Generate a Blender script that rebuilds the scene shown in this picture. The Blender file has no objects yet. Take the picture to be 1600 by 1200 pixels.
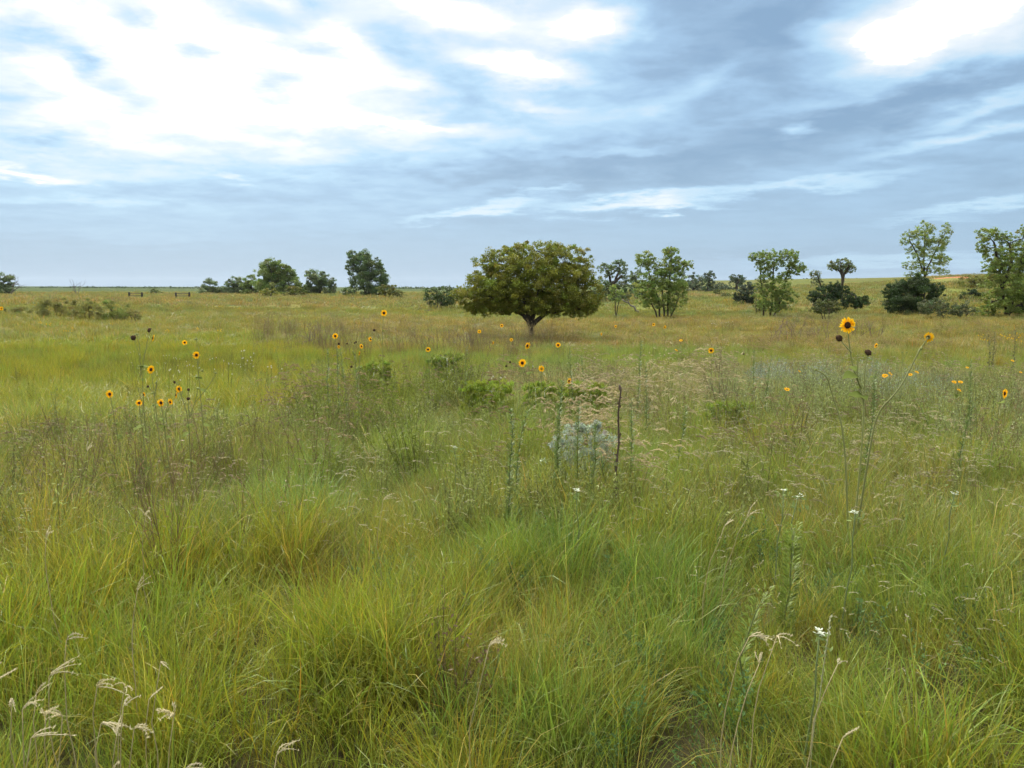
import bpy, math, random
import numpy as np
from mathutils import Vector

# ------------------------------------------------------------------ camera, sky, sun
SC = bpy.context.scene
COL = SC.collection
F, W, H = 1232.0, 1600.0, 1200.0          # focal length in pixels of the 1600x1200 photograph
EYE, PITCH = 1.6, math.radians(6.85)
cam_d = bpy.data.cameras.new('camera'); cam = bpy.data.objects.new('camera', cam_d); COL.objects.link(cam)
cam_d.sensor_width = 36; cam_d.lens = F / W * 36
cam_d.clip_start = 0.05; cam_d.clip_end = 20000
cam.location = (0, 0, EYE); cam.rotation_euler = (math.pi / 2 - PITCH, 0, 0)
SC.camera = cam

SUN_AZ, SUN_EL = math.radians(-24), math.radians(48)     # azimuth from +Y, positive to the right
SUN_STRENGTH, SKY_STRENGTH, EXPOSURE = 1.5, 0.1, 2.1
VS = SC.view_settings
SC.display_settings.display_device = 'sRGB'
VS.view_transform = 'Standard'; VS.look = 'None'; VS.exposure = EXPOSURE; VS.gamma = 1; VS.use_curve_mapping = False
cy = SC.cycles
cy.max_bounces = 4; cy.diffuse_bounces = 3; cy.glossy_bounces = 1; cy.transmission_bounces = 4
cy.transparent_max_bounces = 6; cy.caustics_reflective = False; cy.caustics_refractive = False

CP, SP = math.cos(PITCH), math.sin(PITCH)
def ray(px, py):
    a = (px - W / 2) / F; b = (H / 2 - py) / F
    return a, CP + b * SP, -SP + b * CP
def at(px, py, D):
    a, y, z = ray(px, py); s = D / y
    return np.array((a * s, D, EYE + z * s))
def azel(px, py):
    a, y, z = ray(px, py)
    return math.atan2(a, y), math.atan2(z, math.hypot(a, y))

class NT:
    """small helper to wire shader nodes"""
    def __init__(s, tree): s.t = tree; s.n = tree.nodes; s.l = tree.links
    def new(s, typ, **kw):
        nd = s.n.new(typ)
        for k, v in kw.items(): setattr(nd, k, v)
        return nd
    def put(s, sock, v):
        if hasattr(v, 'is_output') or isinstance(v, bpy.types.NodeSocket): s.l.new(v, sock)
        else: sock.default_value = v
    def math(s, op, a, b=None, c=None, clamp=False):
        nd = s.new('ShaderNodeMath', operation=op, use_clamp=clamp)
        s.put(nd.inputs[0], a)
        if b is not None: s.put(nd.inputs[1], b)
        if c is not None: s.put(nd.inputs[2], c)
        return nd.outputs[0]
    def vmath(s, op, a, b=None):
        nd = s.new('ShaderNodeVectorMath', operation=op); s.put(nd.inputs[0], a)
        if b is not None:
            s.put(nd.inputs[3 if op == 'SCALE' else 1], b)
        return nd.outputs[1] if op in ('LENGTH', 'DOT_PRODUCT') else nd.outputs[0]
    def noise(s, vec, scale, detail=2, rough=0.5, dist=0.0):
        nd = s.new('ShaderNodeTexNoise'); s.put(nd.inputs['Vector'], vec)
        nd.inputs['Scale'].default_value = scale; nd.inputs['Detail'].default_value = detail
        nd.inputs['Roughness'].default_value = rough; nd.inputs['Distortion'].default_value = dist
        return nd
    def rng(s, v, a, b, c=0.0, d=1.0, smooth=True):
        nd = s.new('ShaderNodeMapRange', interpolation_type='SMOOTHSTEP' if smooth else 'LINEAR')
        s.put(nd.inputs[0], v)
        for k, q in zip((1, 2, 3, 4), (a, b, c, d)): nd.inputs[k].default_value = q
        return nd.outputs[0]
    def mix(s, f, a, b, blend='MIX'):
        nd = s.new('ShaderNodeMix', data_type='RGBA', blend_type=blend)
        s.put(nd.inputs[0], f); s.put(nd.inputs[6], a); s.put(nd.inputs[7], b)
        return nd.outputs[2]
    def ramp(s, f, stops):
        nd = s.new('ShaderNodeValToRGB'); s.put(nd.inputs[0], f); e = nd.color_ramp.elements
        while len(e) < len(stops): e.new(0.5)
        for q, (p, c) in zip(e, stops): q.position = p; q.color = (*c, 1)
        return nd.outputs[0]

def build_world():
    w = bpy.data.worlds.new('World'); SC.world = w; w.use_nodes = True
    t = NT(w.node_tree); t.n.clear()
    out = t.new('ShaderNodeOutputWorld'); bg = t.new('ShaderNodeBackground')
    bg.inputs['Strength'].default_value = SKY_STRENGTH
    t.l.new(bg.outputs[0], out.inputs[0])
    sky = t.new('ShaderNodeTexSky', sky_type='NISHITA', sun_disc=False)
    sky.sun_elevation = SUN_EL; sky.sun_rotation = SUN_AZ; sky.dust_density = 1.5; sky.air_density = 1.0
    g = t.new('ShaderNodeTexCoord').outputs['Generated']
    sep = t.new('ShaderNodeSeparateXYZ'); t.l.new(g, sep.inputs[0])
    X, Y, Z = sep.outputs
    az = t.math('ARCTAN2', X, Y); el = t.math('ARCSINE', Z)
    zc = t.math('ADD', t.math('MAXIMUM', Z, 0.0), 0.10)
    comb = t.new('ShaderNodeCombineXYZ')
    t.put(comb.inputs[0], t.math('DIVIDE', X, zc)); t.put(comb.inputs[1], t.math('DIVIDE', Y, zc))
    Q = comb.outputs[0]                                   # the cloud deck seen in perspective
    P0 = t.new('ShaderNodeCombineXYZ'); t.put(P0.inputs[0], az); t.put(P0.inputs[1], el)
    # ragged edges: the map of bright gaps is warped by deck noise
    wn = t.noise(Q, 2.6, 8, 0.62)
    warp = t.vmath('MULTIPLY', t.vmath('SUBTRACT', wn.outputs['Color'], (0.5, 0.5, 0.5)), (0.10, 0.055, 0.0))
    P = t.vmath('ADD', P0.outputs[0], warp)
    mp = t.new('ShaderNodeMapping'); t.l.new(Q, mp.inputs[0]); mp.inputs['Rotation'].default_value = (0, 0, math.radians(24))
    mp.inputs['Scale'].default_value = (0.85, 1.35, 1)
    n_str = t.noise(mp.outputs[0], 1.5, 7, 0.58, 0.3).outputs['Fac']
    n_big = t.noise(Q, 0.75, 4, 0.5).outputs['Fac']
    n_fin = t.noise(Q, 3.6, 7, 0.62, 0.25).outputs['Fac']
    B = t.math('MULTIPLY_ADD', t.rng(el, 0.0, 0.14), -0.04, 0.12)           # paler towards the horizon
    amp = t.rng(el, 0.03, 0.22, 0.05, 1.0)
    d = t.math('MULTIPLY_ADD', t.math('SUBTRACT', n_str, 0.5), 0.60, 0.0)
    d = t.math('MULTIPLY_ADD', t.math('SUBTRACT', n_big, 0.5), 0.55, d)
    d = t.math('MULTIPLY_ADD', t.math('SUBTRACT', t.rng(n_fin, 0.34, 0.66), 0.5), t.rng(az, -0.45, 0.3, 0.46, 0.20), d)
    B = t.math('MULTIPLY_ADD', d, amp, B)
    # outside the view the unseen deck is raised as added light for the grass
    away = t.rng(t.math('ABSOLUTE', az), 0.75, 1.3)
    up = t.rng(el, 0.42, 0.75)
    B = t.math('ADD', B, t.math('MAXIMUM', t.math('MULTIPLY', away, 0.75), t.math('MULTIPLY', up, 1.0)))
    for (px, py, rx, ry, rot, a) in SKY_BLOBS:
        u, v = azel(px, py)
        m = t.new('ShaderNodeMapping', vector_type='TEXTURE'); t.l.new(P, m.inputs[0])
        m.inputs['Location'].default_value = (u, v, 0); m.inputs['Rotation'].default_value = (0, 0, math.radians(rot))
        m.inputs['Scale'].default_value = (rx / F * 1.7, ry / F * 1.7, 1)
        B = t.math('MULTIPLY_ADD', t.rng(t.vmath('LENGTH', m.outputs[0]), 0.0, 1.0, 1.0, 0.0), a, B)
    Bc = t.math('MULTIPLY_ADD', B, 0.66, 0.09, clamp=True)
    k = 10.0 / (2 ** EXPOSURE)
    cr = t.ramp(Bc, [(0.0, (0.20, 0.34, 0.51)), (0.09, (0.25, 0.40, 0.575)), (0.20, (0.325, 0.515, 0.72)), (0.36, (0.44, 0.665, 0.85)),
                     (0.58, (0.68, 0.79, 0.87)), (0.82, (0.97, 0.98, 0.98)), (1.0, (1.0, 1.0, 1.0))])
    boost = t.math('MULTIPLY_ADD', t.rng(Bc, 0.75, 1.0), CLOUD_BOOST, 1.0)        # thin cloud near the sun and unseen sky boosted to light the meadow
    cloud = t.vmath('SCALE', t.vmath('SCALE', cr, boost), k)
    col = t.mix(0.95, sky.outputs[0], cloud)
    t.l.new(col, bg.inputs['Color'])
    try: w.cycles.sampling_method = 'MANUAL'; w.cycles.sample_map_resolution = 512
    except Exception: pass

CLOUD_BOOST = 7.0
SKY_BLOBS = [
    # px, py, rx, ry, rotation, amount          (bright gaps and thin cloud)
    (190, 50, 640, 172, 0, 1.12), (40, 180, 240, 70, 8, 0.22), (430, 150, 240, 90, -8, 0.30),
    (925, 47, 62, 26, 6, 1.0), (830, 110, 74, 17, -10, 0.95), (720, 18, 120, 20, -12, 0.7), (540, 62, 46, 26, -20, 0.6),
    (1485, 22, 135, 62, 8, 1.4), (1400, 70, 50, 26, -20, 0.6), (1585, 85, 60, 22, 14, 0.55), (1290, 40, 40, 14, 0, 0.35),
    (975, 319, 110, 11, 3, 0.75), (1080, 322, 60, 6, -4, 0.4), (790, 322, 60, 10, 8, 0.5), (700, 338, 70, 6, 8, 0.35), (850, 295, 50, 4, 4, 0.35), (1250, 290, 150, 8, 4, 0.40), (1235, 203, 22, 9, 0, 0.55),
    (1510, 216, 110, 8, 6, 0.42), (1560, 165, 90, 10, 12, 0.40), (1560, 318, 90, 7, 4, 0.40), (1450, 345, 60, 4, 4, 0.2),
    (36, 272, 72, 9, -2, 0.75), (528, 193, 26, 7, -4, 0.75), (345, 187, 20, 6, 0, 0.6), (470, 182, 60, 16, -8, 0.45),
    (640, 200, 90, 8, 2, 0.40), (650, 130, 50, 12, -8, 0.40), (980, 238, 100, 8, 3, 0.28), (365, 284, 26, 5, -8, 0.42),
    (850, 168, 50, 8, 0, 0.35), (1060, 140, 100, 14, 22, 0.25), (1270, 170, 110, 12, 8, 0.2), (1160, 395, 260, 12, 0, -0.06),
    (1400, 410, 180, 10, 0, 0.22), (150, 318, 110, 5, 0, 0.2), (200, 365, 140, 10, 0, 0.08),
    # dark cloud
    (215, 38, 34, 17, 0, -0.75), (92, 62, 60, 24, -8, -0.75), (318, 82, 26, 12, 0, -0.6), (130, 104, 16, 18, 0, -0.6),
    (425, 132, 34, 22, 0, -0.6), (180, 150, 44, 22, -10, -0.5), (0, 120, 50, 80, 0, -0.55), (88, 224, 44, 15, 0, -0.5),
    (400, 20, 70, 16, -8, -0.45), (480, 70, 60, 12, -12, -0.5), (640, 90, 130, 40, -22, -0.55), (520, 28, 60, 16, -25, -0.4),
    (1130, 60, 190, 70, 0, -0.22), (1120, 215, 300, 36, 10, -0.14), (760, 262, 340, 28, 2, -0.26), (420, 300, 260, 14, 2, -0.06), (300, 300, 300, 18, 0, -0.08),
    (1480, 130, 120, 20, 14, -0.35), (700, 165, 100, 22, -14, -0.2),
]
build_world()
sd = bpy.data.lights.new('sun', 'SUN'); sd.energy = SUN_STRENGTH; sd.angle = math.radians(18); sd.color = (1.0, 0.95, 0.86)
sun = bpy.data.objects.new('sun', sd); COL.objects.link(sun)
sdir = Vector((math.sin(SUN_AZ) * math.cos(SUN_EL), math.cos(SUN_AZ) * math.cos(SUN_EL), math.sin(SUN_EL)))
sun.rotation_euler = sdir.to_track_quat('Z', 'Y').to_euler(); sun.location = (0, 0, 60)

# ------------------------------------------------------------------ helpers
R = np.random.default_rng(11)
random.seed(11)
def hash2(i, j, s):
    h = (i.astype(np.int64) * 374761393 + j.astype(np.int64) * 668265263 + s * 974634777) & 0x7fffffff
    h = ((h ^ (h >> 13)) * 1274126177) & 0x7fffffff
    return ((h ^ (h >> 16)) & 0xffff) / 65535.0
def vnoise(x, y, s=0):
    x = np.asarray(x, float); y = np.asarray(y, float)
    i = np.floor(x); j = np.floor(y); u = x - i; v = y - j
    u = u * u * (3 - 2 * u); v = v * v * (3 - 2 * v)
    a = hash2(i, j, s); b = hash2(i + 1, j, s); c = hash2(i, j + 1, s); d = hash2(i + 1, j + 1, s)
    return (a * (1 - u) + b * u) * (1 - v) + (c * (1 - u) + d * u) * v
def fbm(x, y, s=0, o=3):
    t = 0; n = 0; a = 1.0
    for k in range(o):
        t = t + a * vnoise(x * 2 ** k, y * 2 ** k, s + k * 17); n += a; a *= 0.5
    return t / n
def sm(a, b, t):
    t = np.clip((np.asarray(t, float) - a) / (b - a), 0, 1); return t * t * (3 - 2 * t)
def unit(v):
    v = np.asarray(v, float); return v / np.maximum(np.linalg.norm(v, axis=-1, keepdims=True), 1e-9)

# terrain: a shallow bowl of meadow that climbs to a low rise on the right
T_D = np.array([0, 6, 12, 20, 30, 40, 60, 90, 150, 300, 600, 1200, 4000.])
T_PX = np.array([-400, 0, 400, 830, 1100, 1300, 1500, 2000.])
T_Z = np.array([
    [0, 0, -.10, -.28, -.35, -.30, -.05, .35, .60, .95, 2.0, 5.5, 5.5],
    [0, 0, -.10, -.28, -.36, -.32, -.10, .30, .55, .92, 2.0, 5.4, 5.4],
    [0, 0, -.12, -.35, -.50, -.55, -.30, .15, .50, .92, 1.9, 5.0, 5.0],
    [0, 0, -.14, -.45, -.78, -.92, -.80, -.35, .35, .95, 1.6, 3.5, 3.5],
    [0, 0, -.14, -.45, -.75, -.85, -.62, -.15, .70, 2.6, 8.0, 12., 12.],
    [0, 0, -.12, -.42, -.70, -.82, -.50, .25, 1.6, 5.0, 9.2, 14., 14.],
    [0, 0, -.10, -.38, -.62, -.70, -.30, .90, 3.6, 6.2, 10., 16., 16.],
    [0, 0, -.10, -.35, -.55, -.55, -.10, 1.3, 4.4, 7.0, 11., 17., 17.]])
def polar(x, y):
    D = np.hypot(x, y); yy = np.maximum(y, 0.02 * D + 1e-6)
    return D, np.clip(W / 2 + F * x / yy, -400, 2000)
def ground(x, y):
    x = np.asarray(x, float); y = np.asarray(y, float)
    D, px = polar(x, y)
    zs = np.stack([np.interp(D, T_D, row) for row in T_Z])
    k = np.clip(np.searchsorted(T_PX, px, side='right') - 1, 0, len(T_PX) - 2)
    f = (px - T_PX[k]) / (T_PX[k + 1] - T_PX[k])
    f = f * f * (3 - 2 * f)
    z = np.take_along_axis(zs, k[None], 0)[0] * (1 - f) + np.take_along_axis(zs, k[None] + 1, 0)[0] * f
    z = z * sm(-0.3, 0.2, y / np.maximum(D, 1e-6))
    z = z + (fbm(x * .45, y * .45, 3) - .5) * 0.10 * sm(2, 6, D) + (fbm(x * .06, y * .06, 5) - .5) * 0.35 * sm(20, 60, D)
    return z
def gz(x, y): return float(ground(np.array([x]), np.array([y]))[0])

def lerp(a, b, w): return a * (1 - w[..., None]) + np.asarray(b) * w[..., None]
def veg(x, y):
    """colour of the vegetation that grows at a place"""
    D, px = polar(x, y)
    n1 = fbm(x * .55, y * .55, 21); n2 = fbm(x * .16, y * .16, 31); n3 = fbm(x * .035, y * .06, 41)
    n4 = fbm(x * 1.6, y * 1.6, 51)
    d = D * (1 + .55 * (n2 - .5)); p = px + (n2 - .5) * 260 + (n1 - .5) * 160
    c = np.zeros(x.shape + (3,)) + np.array((.150, .168, .022))
    c = lerp(c, (.088, .150, .040), sm(.48, .70, n1) * .6)
    c = lerp(c, (.175, .155, .030), sm(.50, .78, n4) * .55)
    mid = sm(4.2, 7.0, d)
    c = lerp(c, (.140, .172, .044), mid * .75)
    c = lerp(c, (.185, .170, .070), mid * sm(.48, .7, n4) * .4)
    c = lerp(c, (.170, .160, .042), sm(4.5, 6, d) * (1 - sm(9, 11, d)) * (1 - sm(330, 480, p)) * .45)
    lush = sm(9, 13, d) * (1 - sm(27, 36, d)) * (1 - sm(560, 800, p))
    c = lerp(c, (.160, .164, .024), lush * .9)
    c = lerp(c, (.125, .150, .035), lush * sm(.5, .7, n1) * .5)
    straw = sm(9, 13, d) * (1 - sm(19, 26, d)) * sm(720, 900, p)
    c = lerp(c, (.185, .170, .085), straw * .75)
    gr = sm(18, 22, d) * (1 - sm(29, 35, d)) * sm(480, 700, p) * (1 - sm(1050, 1250, p))
    c = lerp(c, (.135, .170, .045), gr * .9)
    br = sm(25, 32, d) * (1 - sm(56, 70, d)) * sm(400, 640, p)
    c = lerp(c, (.175, .145, .050), br * (.55 + .45 * sm(.35, .6, n3)))
    c = lerp(c, (.150, .150, .045), br * sm(.5, .7, n1) * .5)
    lo = sm(28, 38, d) * (1 - sm(400, 640, p))
    c = lerp(c, (.160, .145, .042), lo * .8)
    far = sm(55, 75, d)
    c = lerp(c, (.140, .135, .045), far * .85)
    c = lerp(c, (.190, .150, .070), far * sm(.45, .65, n3) * .6)
    c = lerp(c, (.115, .130, .050), far * sm(.5, .7, n2) * .5)
    c = lerp(c, (.075, .095, .040), sm(230, 330, D) * (1 - sm(950, 1150, px)))
    return c * np.array((1.40, 1.55, 1.08)) * (1 + .25 * (fbm(x * 3.1, y * 3.1, 61) - .5))[..., None]

class MB:
    """collects numpy geometry (with a colour per vertex) and links it as ONE mesh object"""
    def __init__(s): s.v = []; s.f4 = []; s.f3 = []; s.c = []; s.n = 0
    def add(s, v, quads=None, tris=None, col=(1, 1, 1)):
        v = np.asarray(v, np.float32).reshape(-1, 3)
        c = np.broadcast_to(np.asarray(col, np.float32), v.shape)
        if quads is not None and len(quads): s.f4.append(np.asarray(quads, np.int64).reshape(-1, 4) + s.n)
        if tris is not None and len(tris): s.f3.append(np.asarray(tris, np.int64).reshape(-1, 3) + s.n)
        s.v.append(v); s.c.append(c); s.n += len(v)
    def mesh(s, name, mat, smooth=False):
        me = bpy.data.meshes.new(name)
        v = np.concatenate(s.v); c = np.concatenate(s.c)
        f4 = np.concatenate(s.f4) if s.f4 else np.zeros((0, 4), np.int64)
        f3 = np.concatenate(s.f3) if s.f3 else np.zeros((0, 3), np.int64)
        me.vertices.add(len(v)); me.vertices.foreach_set('co', v.ravel())
        li = np.concatenate([f4.ravel(), f3.ravel()]).astype(np.int32)
        me.loops.add(len(li)); me.loops.foreach_set('vertex_index', li)
        st = np.concatenate([np.arange(len(f4)) * 4, len(f4) * 4 + np.arange(len(f3)) * 3]).astype(np.int32)
        me.polygons.add(len(st)); me.polygons.foreach_set('loop_start', st)
        me.update(calc_edges=True)
        if smooth: me.polygons.foreach_set('use_smooth', np.ones(len(st), bool))
        a = me.attributes.new('tint', 'FLOAT_COLOR', 'POINT')
        a.data.foreach_set('color', np.concatenate([c, np.ones((len(c), 1), np.float32)], 1).astype(np.float32).ravel())
        me.materials.append(mat)
        return me
    def build(s, name, mat, parent=None, loc=None, smooth=False):
        return link(name, s.mesh(name, mat, smooth), parent, loc)
    def tube(s, pts, rad, sides=6, col=(1, 1, 1), cap=True):
        pts = np.asarray(pts, float); n = len(pts)
        rad = np.broadcast_to(np.asarray(rad, float), (n,))
        t = unit(np.gradient(pts, axis=0))
        ref = np.array((0, 0, 1.)) if abs(t[:, 2]).mean() < .8 else np.array((1., 0, 0))
        a = unit(np.cross(t, ref)); b = np.cross(t, a)
        th = np.arange(sides) / sides * 2 * np.pi
        ring = a[:, None] * np.cos(th)[None, :, None] + b[:, None] * np.sin(th)[None, :, None]
        v = (pts[:, None] + ring * rad[:, None, None]).reshape(-1, 3)
        i = np.arange(n - 1)[:, None] * sides + np.arange(sides)[None]
        j = np.arange(n - 1)[:, None] * sides + (np.arange(sides)[None] + 1) % sides
        q = np.stack([i, j, j + sides, i + sides], -1).reshape(-1, 4)
        tr = []
        if cap:
            v = np.concatenate([v, pts[-1:]]); k = (n - 1) * sides
            tr = [(k + m, k + (m + 1) % sides, n * sides) for m in range(sides)]
        if np.ndim(col) == 2: col = np.concatenate([np.repeat(col, sides, 0)] + ([col[-1:]] if cap else []))
        s.add(v, q, tr, col)
    def leaves(s, pos, size, col, aspect=.5, up=None, droop=0.0):
        """small pointed leaf faces at pos, turned every way"""
        n = len(pos)
        d = unit(R.normal(size=(n, 3)) + (0 if up is None else np.asarray(up))); d[:, 2] -= droop; d = unit(d)
        sd = unit(np.cross(d, R.normal(size=(n, 3))))
        L = (np.broadcast_to(size, (n,)) * R.uniform(.65, 1.35, n))[:, None]; w = L * aspect * .5
        v = np.stack([pos - d * L * .5, pos + sd * w - d * L * .05, pos + d * L * .5, pos - sd * w - d * L * .05], 1)
        c = np.repeat(np.broadcast_to(np.asarray(col, float), (n, 3)), 4, 0)
        s.add(v.reshape(-1, 3), np.arange(4 * n).reshape(-1, 4), None, c)

def link(name, me, parent=None, loc=None):
    o = bpy.data.objects.new(name, me); COL.objects.link(o)
    if parent is not None: o.parent = parent
    if loc is not None: o.location = loc
    return o
def tag(o, label=None, cat=None, group=None, kind=None):
    if label: o['label'] = label
    if cat: o['category'] = cat
    if group: o['group'] = group
    if kind: o['kind'] = kind
    return o
def thing(name, label, cat, loc, group=None):
    o = bpy.data.objects.new(name, None); COL.objects.link(o); o.location = loc; o.empty_display_size = .2
    return tag(o, label, cat, group)

# ------------------------------------------------------------------ materials
def mat_plant(name, base=(1, 1, 1), inst=False, transl=.35, spec=.25, rough=.5):
    m = bpy.data.materials.new(name); m.use_nodes = True; t = NT(m.node_tree); t.n.clear()
    out = t.new('ShaderNodeOutputMaterial')
    c = t.new('ShaderNodeAttribute', attribute_name='tint').outputs['Color']
    c = t.mix(1.0, c, (*base, 1), 'MULTIPLY')
    if inst:
        c = t.mix(1.0, c, t.new('ShaderNodeAttribute', attribute_name='col', attribute_type='INSTANCER').outputs['Color'], 'MULTIPLY')
    pr = t.new('ShaderNodeBsdfPrincipled'); t.l.new(c, pr.inputs['Base Color'])
    pr.inputs['Roughness'].default_value = rough; pr.inputs['Specular IOR Level'].default_value = spec
    sh = pr.outputs[0]
    if transl > 0:
        tr = t.new('ShaderNodeBsdfTranslucent'); t.l.new(c, tr.inputs['Color'])
        mx = t.new('ShaderNodeMixShader'); mx.inputs[0].default_value = transl
        t.l.new(sh, mx.inputs[1]); t.l.new(tr.outputs[0], mx.inputs[2]); sh = mx.outputs[0]
    t.l.new(sh, out.inputs[0])
    return m
def mat_bark(name, c1, c2, scale=6):
    m = bpy.data.materials.new(name); m.use_nodes = True; t = NT(m.node_tree)
    pr = t.n['Principled BSDF']; pr.inputs['Roughness'].default_value = .9; pr.inputs['Specular IOR Level'].default_value = .1
    g = t.new('ShaderNodeTexCoord').outputs['Object']
    mp = t.new('ShaderNodeMapping'); t.l.new(g, mp.inputs[0]); mp.inputs['Scale'].default_value = (1, 1, .25)
    n = t.noise(mp.outputs[0], scale, 5, .65)
    t.l.new(t.ramp(n.outputs['Fac'], [(.35, c1), (.65, c2)]), pr.inputs['Base Color'])
    b = t.new('ShaderNodeBump'); b.inputs['Strength'].default_value = .7; b.inputs['Distance'].default_value = .03
    t.l.new(n.outputs['Fac'], b.inputs['Height']); t.l.new(b.outputs[0], pr.inputs['Normal'])
    return m
M_GRASS = mat_plant('grass_blades', inst=True, transl=.45, spec=.30, rough=.42)
M_COVER = mat_plant('ground_cover', inst=True, transl=.40, spec=.2, rough=.55)
M_LEAF = mat_plant('tree_leaves', transl=.36, spec=.25, rough=.5)
M_BROAD = mat_plant('broad_leaves', transl=.35, spec=.08, rough=.85)
M_STEM = mat_plant('plant_stems', transl=.10, spec=.2, rough=.6)
M_PETAL = mat_plant('yellow_petals', transl=.45, spec=.1, rough=.6)
M_DISC = mat_plant('flower_discs', transl=0, spec=.05, rough=.9)
M_BARK = mat_bark('bark', (.030, .024, .018), (.085, .068, .052))
M_GREY = mat_bark('weathered_wood', (.10, .09, .08), (.22, .20, .175), 12)

# ------------------------------------------------------------------ ground sheet
def build_ground():
    rr = np.concatenate([[0], np.geomspace(.4, 60, 110), np.geomspace(62, 4000, 120)])
    th = np.concatenate([np.linspace(-44, 44, 353), np.linspace(48, 312, 67)])  # degrees from +Y
    th = np.radians(th); nt = len(th)
    rg, tg = np.meshgrid(rr[1:], th, indexing='ij')
    x = (rg * np.sin(tg)).ravel(); y = (rg * np.cos(tg)).ravel()
    x = np.concatenate([[0], x]); y = np.concatenate([[0], y])
    z = ground(x, y); D = np.hypot(x, y)
    c = veg(x, y)
    soil = np.zeros(c.shape) + np.array((.060, .046, .028))
    c = lerp(soil, c * .72, sm(8, 60, D) * .85 + .10) * (1 - .30 * sm(120, 260, D))[..., None]
    # red earth bank on the rise
    bx, by, _ = at(1486, 442, 132)
    w = np.exp(-(((x - bx) / 3.4) ** 2 + ((y - by) / 14) ** 2)); w = sm(.35, .6, w + .25 * (fbm(x, y, 9) - .5))
    c = lerp(c, (.36, .14, .075), w)
    m = MB(); nr = len(rr) - 1
    i = np.arange(nr - 1)[:, None] * nt + np.arange(nt)[None] + 1
    j = np.arange(nr - 1)[:, None] * nt + (np.arange(nt)[None] + 1) % nt + 1
    q = np.stack([i, j, j + nt, i + nt], -1).reshape(-1, 4)
    tr = [(0, k + 1, (k + 1) % nt + 1) for k in range(nt)]
    m.add(np.stack([x, y, z], 1), q[:, ::-1], [t_[::-1] for t_ in tr], c)
    mt = bpy.data.materials.new('meadow_ground'); mt.use_nodes = True; t = NT(mt.node_tree)
    pr = t.n['Principled BSDF']; pr.inputs['Roughness'].default_value = 1; pr.inputs['Specular IOR Level'].default_value = .05
    a = t.new('ShaderNodeAttribute', attribute_name='tint').outputs['Color']
    pos = t.new('ShaderNodeNewGeometry').outputs['Position']
    n1 = t.noise(pos, 2.5, 6, .7).outputs['Fac']; n2 = t.noise(pos, .12, 5, .65).outputs['Fac']
    f = t.math('MULTIPLY_ADD', n1, .7, t.math('MULTIPLY_ADD', n2, .9, .2))
    cc = t.vmath('SCALE', a, f)
    t.l.new(cc, pr.inputs['Base Color'])
    b = t.new('ShaderNodeBump'); b.inputs['Strength'].default_value = .8; b.inputs['Distance'].default_value = .25
    t.l.new(n1, b.inputs['Height']); t.l.new(b.outputs[0], pr.inputs['Normal'])
    o = m.build('ground', mt, smooth=True)
    tag(o, 'grassy prairie ground rolling away to the horizon', None, None, 'structure')
build_ground()

# ------------------------------------------------------------------ scattered ground cover (uncountable)
def blades(n, rad, L0, L1, w, lean, curl, seg, tip=(1.15, 1.05, .9), dead=.08, base=(.72, .58, .62), out=1.0, bend=.25):
    a = R.uniform(0, 2 * np.pi, n); r = rad * np.sqrt(R.uniform(0, 1, n))
    b = np.stack([r * np.cos(a), r * np.sin(a), np.zeros(n)], 1)
    az = a * out + R.normal(0, .9, n) + (1 - out) * R.uniform(0, 6.28, n)
    L = R.uniform(L0, L1, n) * R.uniform(.75, 1.0, n)
    th0 = np.abs(R.normal(lean, .16, n)) * (.35 + .65 * r / max(rad, 1e-6))
    cv = R.gamma(2.0, curl / 2, n)
    k = np.arange(seg + 1) / seg
    th = th0[:, None] + cv[:, None] * k[None] ** 1.6
    step = (L / seg)[:, None]
    ho = np.concatenate([np.zeros((n, 1)), np.cumsum(np.sin(th[:, :-1]) * step, 1)], 1)
    ve = np.concatenate([np.zeros((n, 1)), np.cumsum(np.cos(th[:, :-1]) * step, 1)], 1)
    d = np.stack([np.cos(az), np.sin(az), np.zeros(n)], 1)
    p = b[:, None] + d[:, None] * ho[..., None]; p[..., 2] += ve
    tw = R.normal(0, bend + .35, n); sd = np.stack([-np.sin(az + tw), np.cos(az + tw), R.normal(0, .15, n)], 1)
    wd = w * R.uniform(.6, 1.3, n)[:, None] * np.array([.75 + .25 * q if q < .4 else (1 - ((q - .4) / .6) ** 1.6) for q in k])[None]
    wd = np.maximum(wd, w * .06) * .5
    v = np.stack([p - sd[:, None] * wd[..., None], p + sd[:, None] * wd[..., None]], 2).reshape(-1, 3)
    i = (np.arange(n)[:, None] * (seg + 1) + np.arange(seg)[None]) * 2
    q = np.stack([i, i + 1, i + 3, i + 2], -1).reshape(-1, 4)
    g = R.uniform(.75, 1.25, n)[:, None] * np.ones((1, 3))
    g = g * (1 + R.normal(0, .10, (n, 3)) * np.array((1, .3, .6)))
    kk = k[None, :, None]
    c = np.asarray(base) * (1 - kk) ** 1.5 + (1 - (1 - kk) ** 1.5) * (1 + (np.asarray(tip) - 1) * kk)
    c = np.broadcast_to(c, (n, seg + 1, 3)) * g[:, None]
    dd = R.uniform(0, 1, n) < dead
    c = np.where(dd[:, None, None], c * np.array((1.55, 1.15, 2.0)), c)
    return v, q, np.repeat(c.reshape(-1, 3), 2, 0), p

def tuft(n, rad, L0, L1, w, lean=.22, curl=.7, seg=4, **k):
    m = MB(); v, q, c, _ = blades(n, rad, L0, L1, w, lean, curl, seg, **k); m.add(v, q, None, c); return m

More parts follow.
